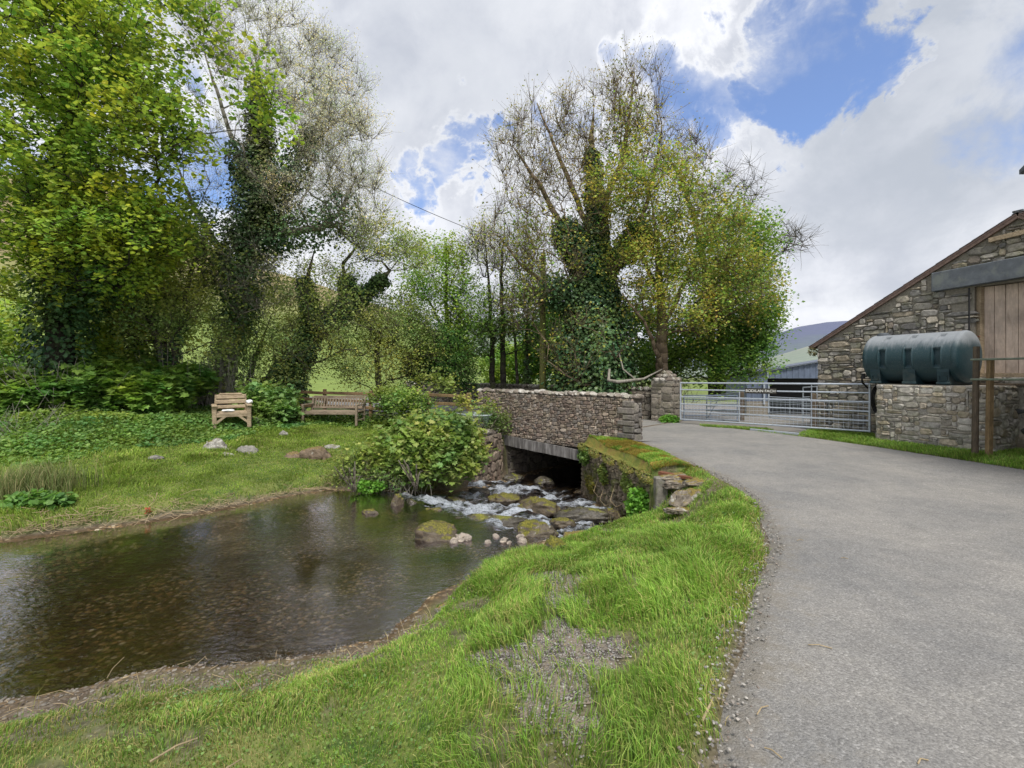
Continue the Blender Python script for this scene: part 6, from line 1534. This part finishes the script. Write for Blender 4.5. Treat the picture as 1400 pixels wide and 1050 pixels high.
for sx in (-1, 1): mb.add(*beam((sx * (W / 2 - .10), D_ / 2 + .02, .4), (sx * (W / 2 - .12), D_ / 2 + .10, .90), .07, .06))
place(mb, 'backrest', M['wood_pale'], ch)
cz_ = zb
mb = MB(); V, Fc = rock_shape((.42, .28, .09), 901, 3, .12, .3); mb.add(V, Fc); o = mb.build('white_cloth', M['white'], smooth=True, origin=(0, 0, 0)); o.location = (X + .0, Y + .15, zb + .485); tag(o, 'crumpled white cloth lying on the seat of the log armchair', 'cloth')
mb = MB(); V, Fc = rock_shape((.2, .2, .14), 902, 3, .2, .3); mb.add(V, Fc); o = mb.build('white_bag', M['white'], smooth=True, origin=(0, 0, 0)); o.location = (X + .46, Y + .42, zb + .70); tag(o, 'small white bag on the right arm of the log armchair', 'bag')
X, Y, _ = at(450, 582, -.02); zb = gz(X, Y); X, Y, _ = at(450, 582, zb)
be = thing('garden_bench', 'long weathered grey slatted garden bench on the lawn', 'bench', (X + .02, Y + .32, zb), radians(-6))
W, D_, SH = 1.82, .55, .43
for sx in (-1, 1):
    mb = MB(); mb.add(*bbox((sx * (W / 2 - .04), -D_ / 2, .31), (.07, .07, .62), b=.01)); place(mb, 'leg', M['wood_grey'], be)
    mb = MB(); mb.add(*beam((sx * (W / 2 - .04), D_ / 2, 0), (sx * (W / 2 - .04), D_ / 2, SH), .07, .07)); mb.add(*beam((sx * (W / 2 - .04), D_ / 2, SH), (sx * (W / 2 - .04), D_ / 2 + .12, .87), .065, .07)); place(mb, 'leg', M['wood_grey'], be)
    mb = MB(); mb.add(*bbox((sx * (W / 2 - .04), -.0, .635), (.08, D_ + .06, .035), b=.01)); mb.add(*bbox((sx * (W / 2 - .04), 0, .16), (.04, D_, .05), b=.008)); place(mb, 'armrest', M['wood_grey'], be)
mb = MB()
for i in range(5): mb.add(*bbox((0, -D_ / 2 + .04 + i * .115, SH), (W - .02, .09, .025), b=.006))
mb.add(*bbox((0, -D_ / 2 + .0, SH - .05), (W - .1, .03, .08), b=.006)); mb.add(*bbox((0, D_ / 2 - .03, SH - .05), (W - .1, .03, .08), b=.006)); place(mb, 'seat', M['wood_grey'], be)
mb = MB(); mb.add(*beam((-W / 2 + .04, D_ / 2 + .11, .85), (W / 2 - .04, D_ / 2 + .11, .85), .04, .09)); mb.add(*beam((-W / 2 + .04, D_ / 2 + .02, .52), (W / 2 - .04, D_ / 2 + .02, .52), .04, .06))
for i in range(17):
    x_ = -W / 2 + .13 + i * (W - .26) / 16; mb.add(*beam((x_, D_ / 2 + .025, .53), (x_, D_ / 2 + .10, .82), .018, .05, up=(1, 0, 0)))
place(mb, 'backrest', M['wood_grey'], be)

# ------------------------------------------------------------------ fences
def fence(label, pts, H, rails, mat, seed, post_r=.05):
    t = thing('post_and_rail_fence', label, 'fence', (*pts[0][:2], 0)); rr = random.Random(seed)
    for (x, y) in pts:
        z = gz(x, y); mb = MB(); mb.add(*bbox((x, y, z + H / 2 - .1), (post_r * 2.1, post_r * 2, H + .2), rr.uniform(-.2, .2), b=.012)); mb.build('post', M[mat], t)
    for a, b in zip(pts[:-1], pts[1:]):
        za, zb = gz(*a), gz(*b)
        for h in rails:
            mb = MB(); mb.add(*beam((a[0], a[1] - .07, za + h + rr.uniform(-.02, .02)), (b[0], b[1] - .07, zb + h + rr.uniform(-.02, .02)), .04, .10, b=.01)); mb.build('rail', M[mat], t)
    return t
fence('weathered timber post and rail fence behind the slatted bench', [pt(334, 0, 16.3)[:2], pt(391, 0, 16.3)[:2], pt(444, 0, 16.2)[:2], pt(507, 0, 15.9)[:2], pt(572, 0, 15.2)[:2]], 1.05, (.45, .70, .92), 'wood_fence', 1)
fence('orange brown timber fence joining the left end of the bridge parapet', [pt(586, 0, 15.6)[:2], pt(641, 0, 14.9)[:2]], .98, (.62, .86), 'wood_brown', 2, .07)
# tub planter
tb = MB(); na, nt = 14, 40; prof = [(.0, .62, .02), (.12, .80, .0), (.34, .92, 0), (.50, 1.0, 0), (.53, 1.06, 0), (.555, 1.07, 0), (.56, 1.04, 0), (.55, .97, 0), (.46, .93, 0), (.38, .88, 0)]
V = []
for (z_, s_, _) in prof:
    for j in range(nt):
        a = 2 * pi * j / nt; V.append((.68 * s_ * np.sign(cos(a)) * abs(cos(a)) ** .8, .32 * s_ * np.sign(sin(a)) * abs(sin(a)) ** .9, z_))
it = np.arange(len(prof) * nt).reshape(len(prof), nt); jn = np.roll(it, -1, 1); Q = np.stack([it[:-1], jn[:-1], jn[1:], it[1:]], -1).reshape(-1, 4)
tb.add(np.array(V), [Q, it[0][None, ::-1]])
tub = thing('bathtub', 'old pale grey bathtub used as a planter by the left end of the bridge', 'bathtub', (-1.12, 13.55, -.12), radians(-48))
o = tb.build('tub', plain('enamel', (.42, .48, .50), .4, 0, .25, 6, .05, (.25, .27, .22)), tub, smooth=True, origin=(0, 0, 0))
mb = MB(); V, Fc = rock_shape((1.2, .56, .12), 33, 3, .1); mb.add(V + [0, 0, .42], Fc); o = mb.build('soil', M['wood_post'], tub, origin=(0, 0, 0))

# ------------------------------------------------------------------ utility pole + wire
X, Y, _ = pt(742, 530, 17.9); up_ = thing('utility_pole', 'slim green mossy utility pole rising behind the bridge parapet', 'utility pole', (X, Y, 0))
mb = MB(); mb.add(*tube([(X, Y, -.2), (X, Y, 3), (X + .02, Y, 6.2)], [.135, .12, .10], 14))
k = NT('mossy_pole'); p = k.geo(); n = k.noise(k.map(p, (1, 1, .2)), 14, 5, .7); M['pole'] = k.done(k.bsdf(k.ramp(n, [(.3, (.10, .10, .035)), (.7, (.24, .25, .08))]), .9, k.bump(n, .4, .01))); mb.build('pole', M['pole'], up_, smooth=True)
a = np.array((X, Y, 6.1)); b = np.array(pt(470, 235, 17.5)); L_ = []
for t_ in np.linspace(0, 1, 20): q = a + (b - a) * t_; q[2] -= .35 * 4 * t_ * (1 - t_) * .5; L_.append(q)
mb = MB(); mb.add(*tube(L_, .011, 5)); mb.build('wire', M['black'], up_)

# ------------------------------------------------------------------ world, sun, camera
w = bpy.data.worlds.new('World'); scn.world = w; w.use_nodes = True
k = NT.__new__(NT); k.t = w.node_tree; k.t.nodes.clear(); k.m = None
out = k.n('ShaderNodeOutputWorld'); bg = k.n('ShaderNodeBackground'); k.l(bg.outputs[0], out.inputs[0]); bg.inputs[1].default_value = .113
SUN = np.array([.10, -.66, 1.1]); SUN /= np.linalg.norm(SUN); elv = math.asin(SUN[2]); rot = math.atan2(SUN[0], SUN[1])
sky = k.n('ShaderNodeTexSky', sky_type='NISHITA'); sky.sun_disc = False; sky.sun_elevation = elv; sky.sun_rotation = rot; sky.air_density = 1.0; sky.dust_density = .4; sky.ozone_density = 2
d = k.coord('Generated'); s3 = k.sep(d)
den = k.math('ADD', k.math('MAXIMUM', s3[2], 0), .16)
cb = k.n('ShaderNodeCombineXYZ'); k.l(k.math('DIVIDE', s3[0], den), cb.inputs[0]); k.l(k.math('DIVIDE', s3[1], den), cb.inputs[1]); uv = cb.outputs[0]
n1 = k.noise(uv, 1.5, 8, .58, .25); n2 = k.noise(uv, .9, 6, .5, .3); n3 = k.noise(d, 7, 8, .6, .2)
dw = k.vm('ADD', d, k.vm('MULTIPLY', k.vm('SUBTRACT', k.noise(d, 5.5, 7, .62, .3, out=1), (.5, .5, .5)), (.55, .30, .45))); dw = k.vm('NORMALIZE', dw)
def dirp(px, py): v = np.array([(px - 700) / F, 1, (HZ - py) / F]); return tuple(v / np.linalg.norm(v))
B = None
for (px, py, r_, am) in ((1110, 55, 4.3, 1), (1145, 105, 3.8, 1), (1080, 125, 4.2, 1), (1010, 130, 4.0, .85), (945, 150, 4.2, .9), (925, 85, 4.5, .85), (940, 190, 3.0, .8), (870, 60, 2.5, .7), (1185, 130, 1.8, .8), (545, 235, 2.6, .75), (640, 190, 2.6, .75), (615, 236, 2.6, .8), (575, 268, 2.4, .75), (245, 100, 3.5, .8), (780, 180, 3, .7), (250, 260, 6, .8), (760, 240, 2.5, .7), (-200, 200, 14, .7), (700, -500, 16, .7), (1900, -200, 18, .6)):
    dt = k.vm('DOT_PRODUCT', dw, dirp(px, py), out=1)
    g = k.rng(dt, cos(radians(r_ * 1.4)), cos(radians(r_ * .25)), 0, am)
    B = g if B is None else k.math('MAXIMUM', B, g)
nn = k.math('ADD', k.math('MULTIPLY', n1, .55), k.math('MULTIPLY', n3, .45))
m_ = k.math('ADD', B, k.math('MULTIPLY', k.math('SUBTRACT', nn, .5), 2.5))
blue = k.rng(m_, .30, .95); edge = k.rng(m_, -.35, .40)
cl = k.mix(k.rng(k.math('ADD', k.math('MULTIPLY', n2, .6), k.math('MULTIPLY', n3, .4)), .40, .60), (5.3, 5.6, 6.4), (8.0, 8.2, 8.8))
cl = k.mix(k.math('MULTIPLY', edge, .7), cl, (9.6, 9.7, 10.0))
gm = None
for (px, py, r_, am) in ((1320, 110, 14, .95), (1250, 330, 7, .45), (620, 60, 13, .5), (1080, 200, 3, .6), (1400, 200, 8, .4)):
    g = k.rng(k.vm('DOT_PRODUCT', dw, dirp(px, py), out=1), cos(radians(r_ * 1.5)), cos(radians(r_ * .3)), 0, am); gm = g if gm is None else k.math('MAXIMUM', gm, g)
cl = k.mix(k.math('MULTIPLY', gm, k.rng(n3, .35, .6, .6, 1)), cl, (4.6, 5.0, 5.7))
low = k.rng(s3[2], .0, .22, 1, 0); cl = k.mix(k.math('MULTIPLY', low, .35), cl, (7.2, 7.5, 8.1))
skyc = k.mix(1, sky.outputs[0], (.95, 1.28, 1.75), 'MULTIPLY'); skyc = k.mix(.12, skyc, (8.5, 8.8, 9.2))
k.l(k.mix(blue, cl, skyc), bg.inputs[0])
sd = bpy.data.lights.new('sun', 'SUN'); sd.energy = 3.7; sd.angle = radians(13); sd.color = (1, .955, .88)
so = bpy.data.objects.new('sun', sd); COL.objects.link(so); so.rotation_euler = Vector(SUN).to_track_quat('Z', 'Y').to_euler(); so.location = (20, -20, 30)
cd = bpy.data.cameras.new('camera'); co = bpy.data.objects.new('camera', cd); COL.objects.link(co); scn.camera = co
co.location = (0, 0, CZ); co.rotation_euler = (radians(90), 0, 0); cd.sensor_width = 36; cd.lens = 36 * F / 1400; cd.shift_y = -(525 - HZ) / 1400; cd.clip_end = 6000; cd.clip_start = .05
scn.view_settings.view_transform = 'Standard'; scn.view_settings.look = 'None'; scn.view_settings.exposure = 0; scn.view_settings.gamma = 1
scn.cycles.max_bounces = 6; scn.cycles.transparent_max_bounces = 4; scn.cycles.diffuse_bounces = 4; scn.cycles.glossy_bounces = 3
scn.cycles.use_denoising = True; scn.cycles.use_adaptive_sampling = True; scn.cycles.adaptive_threshold = .02
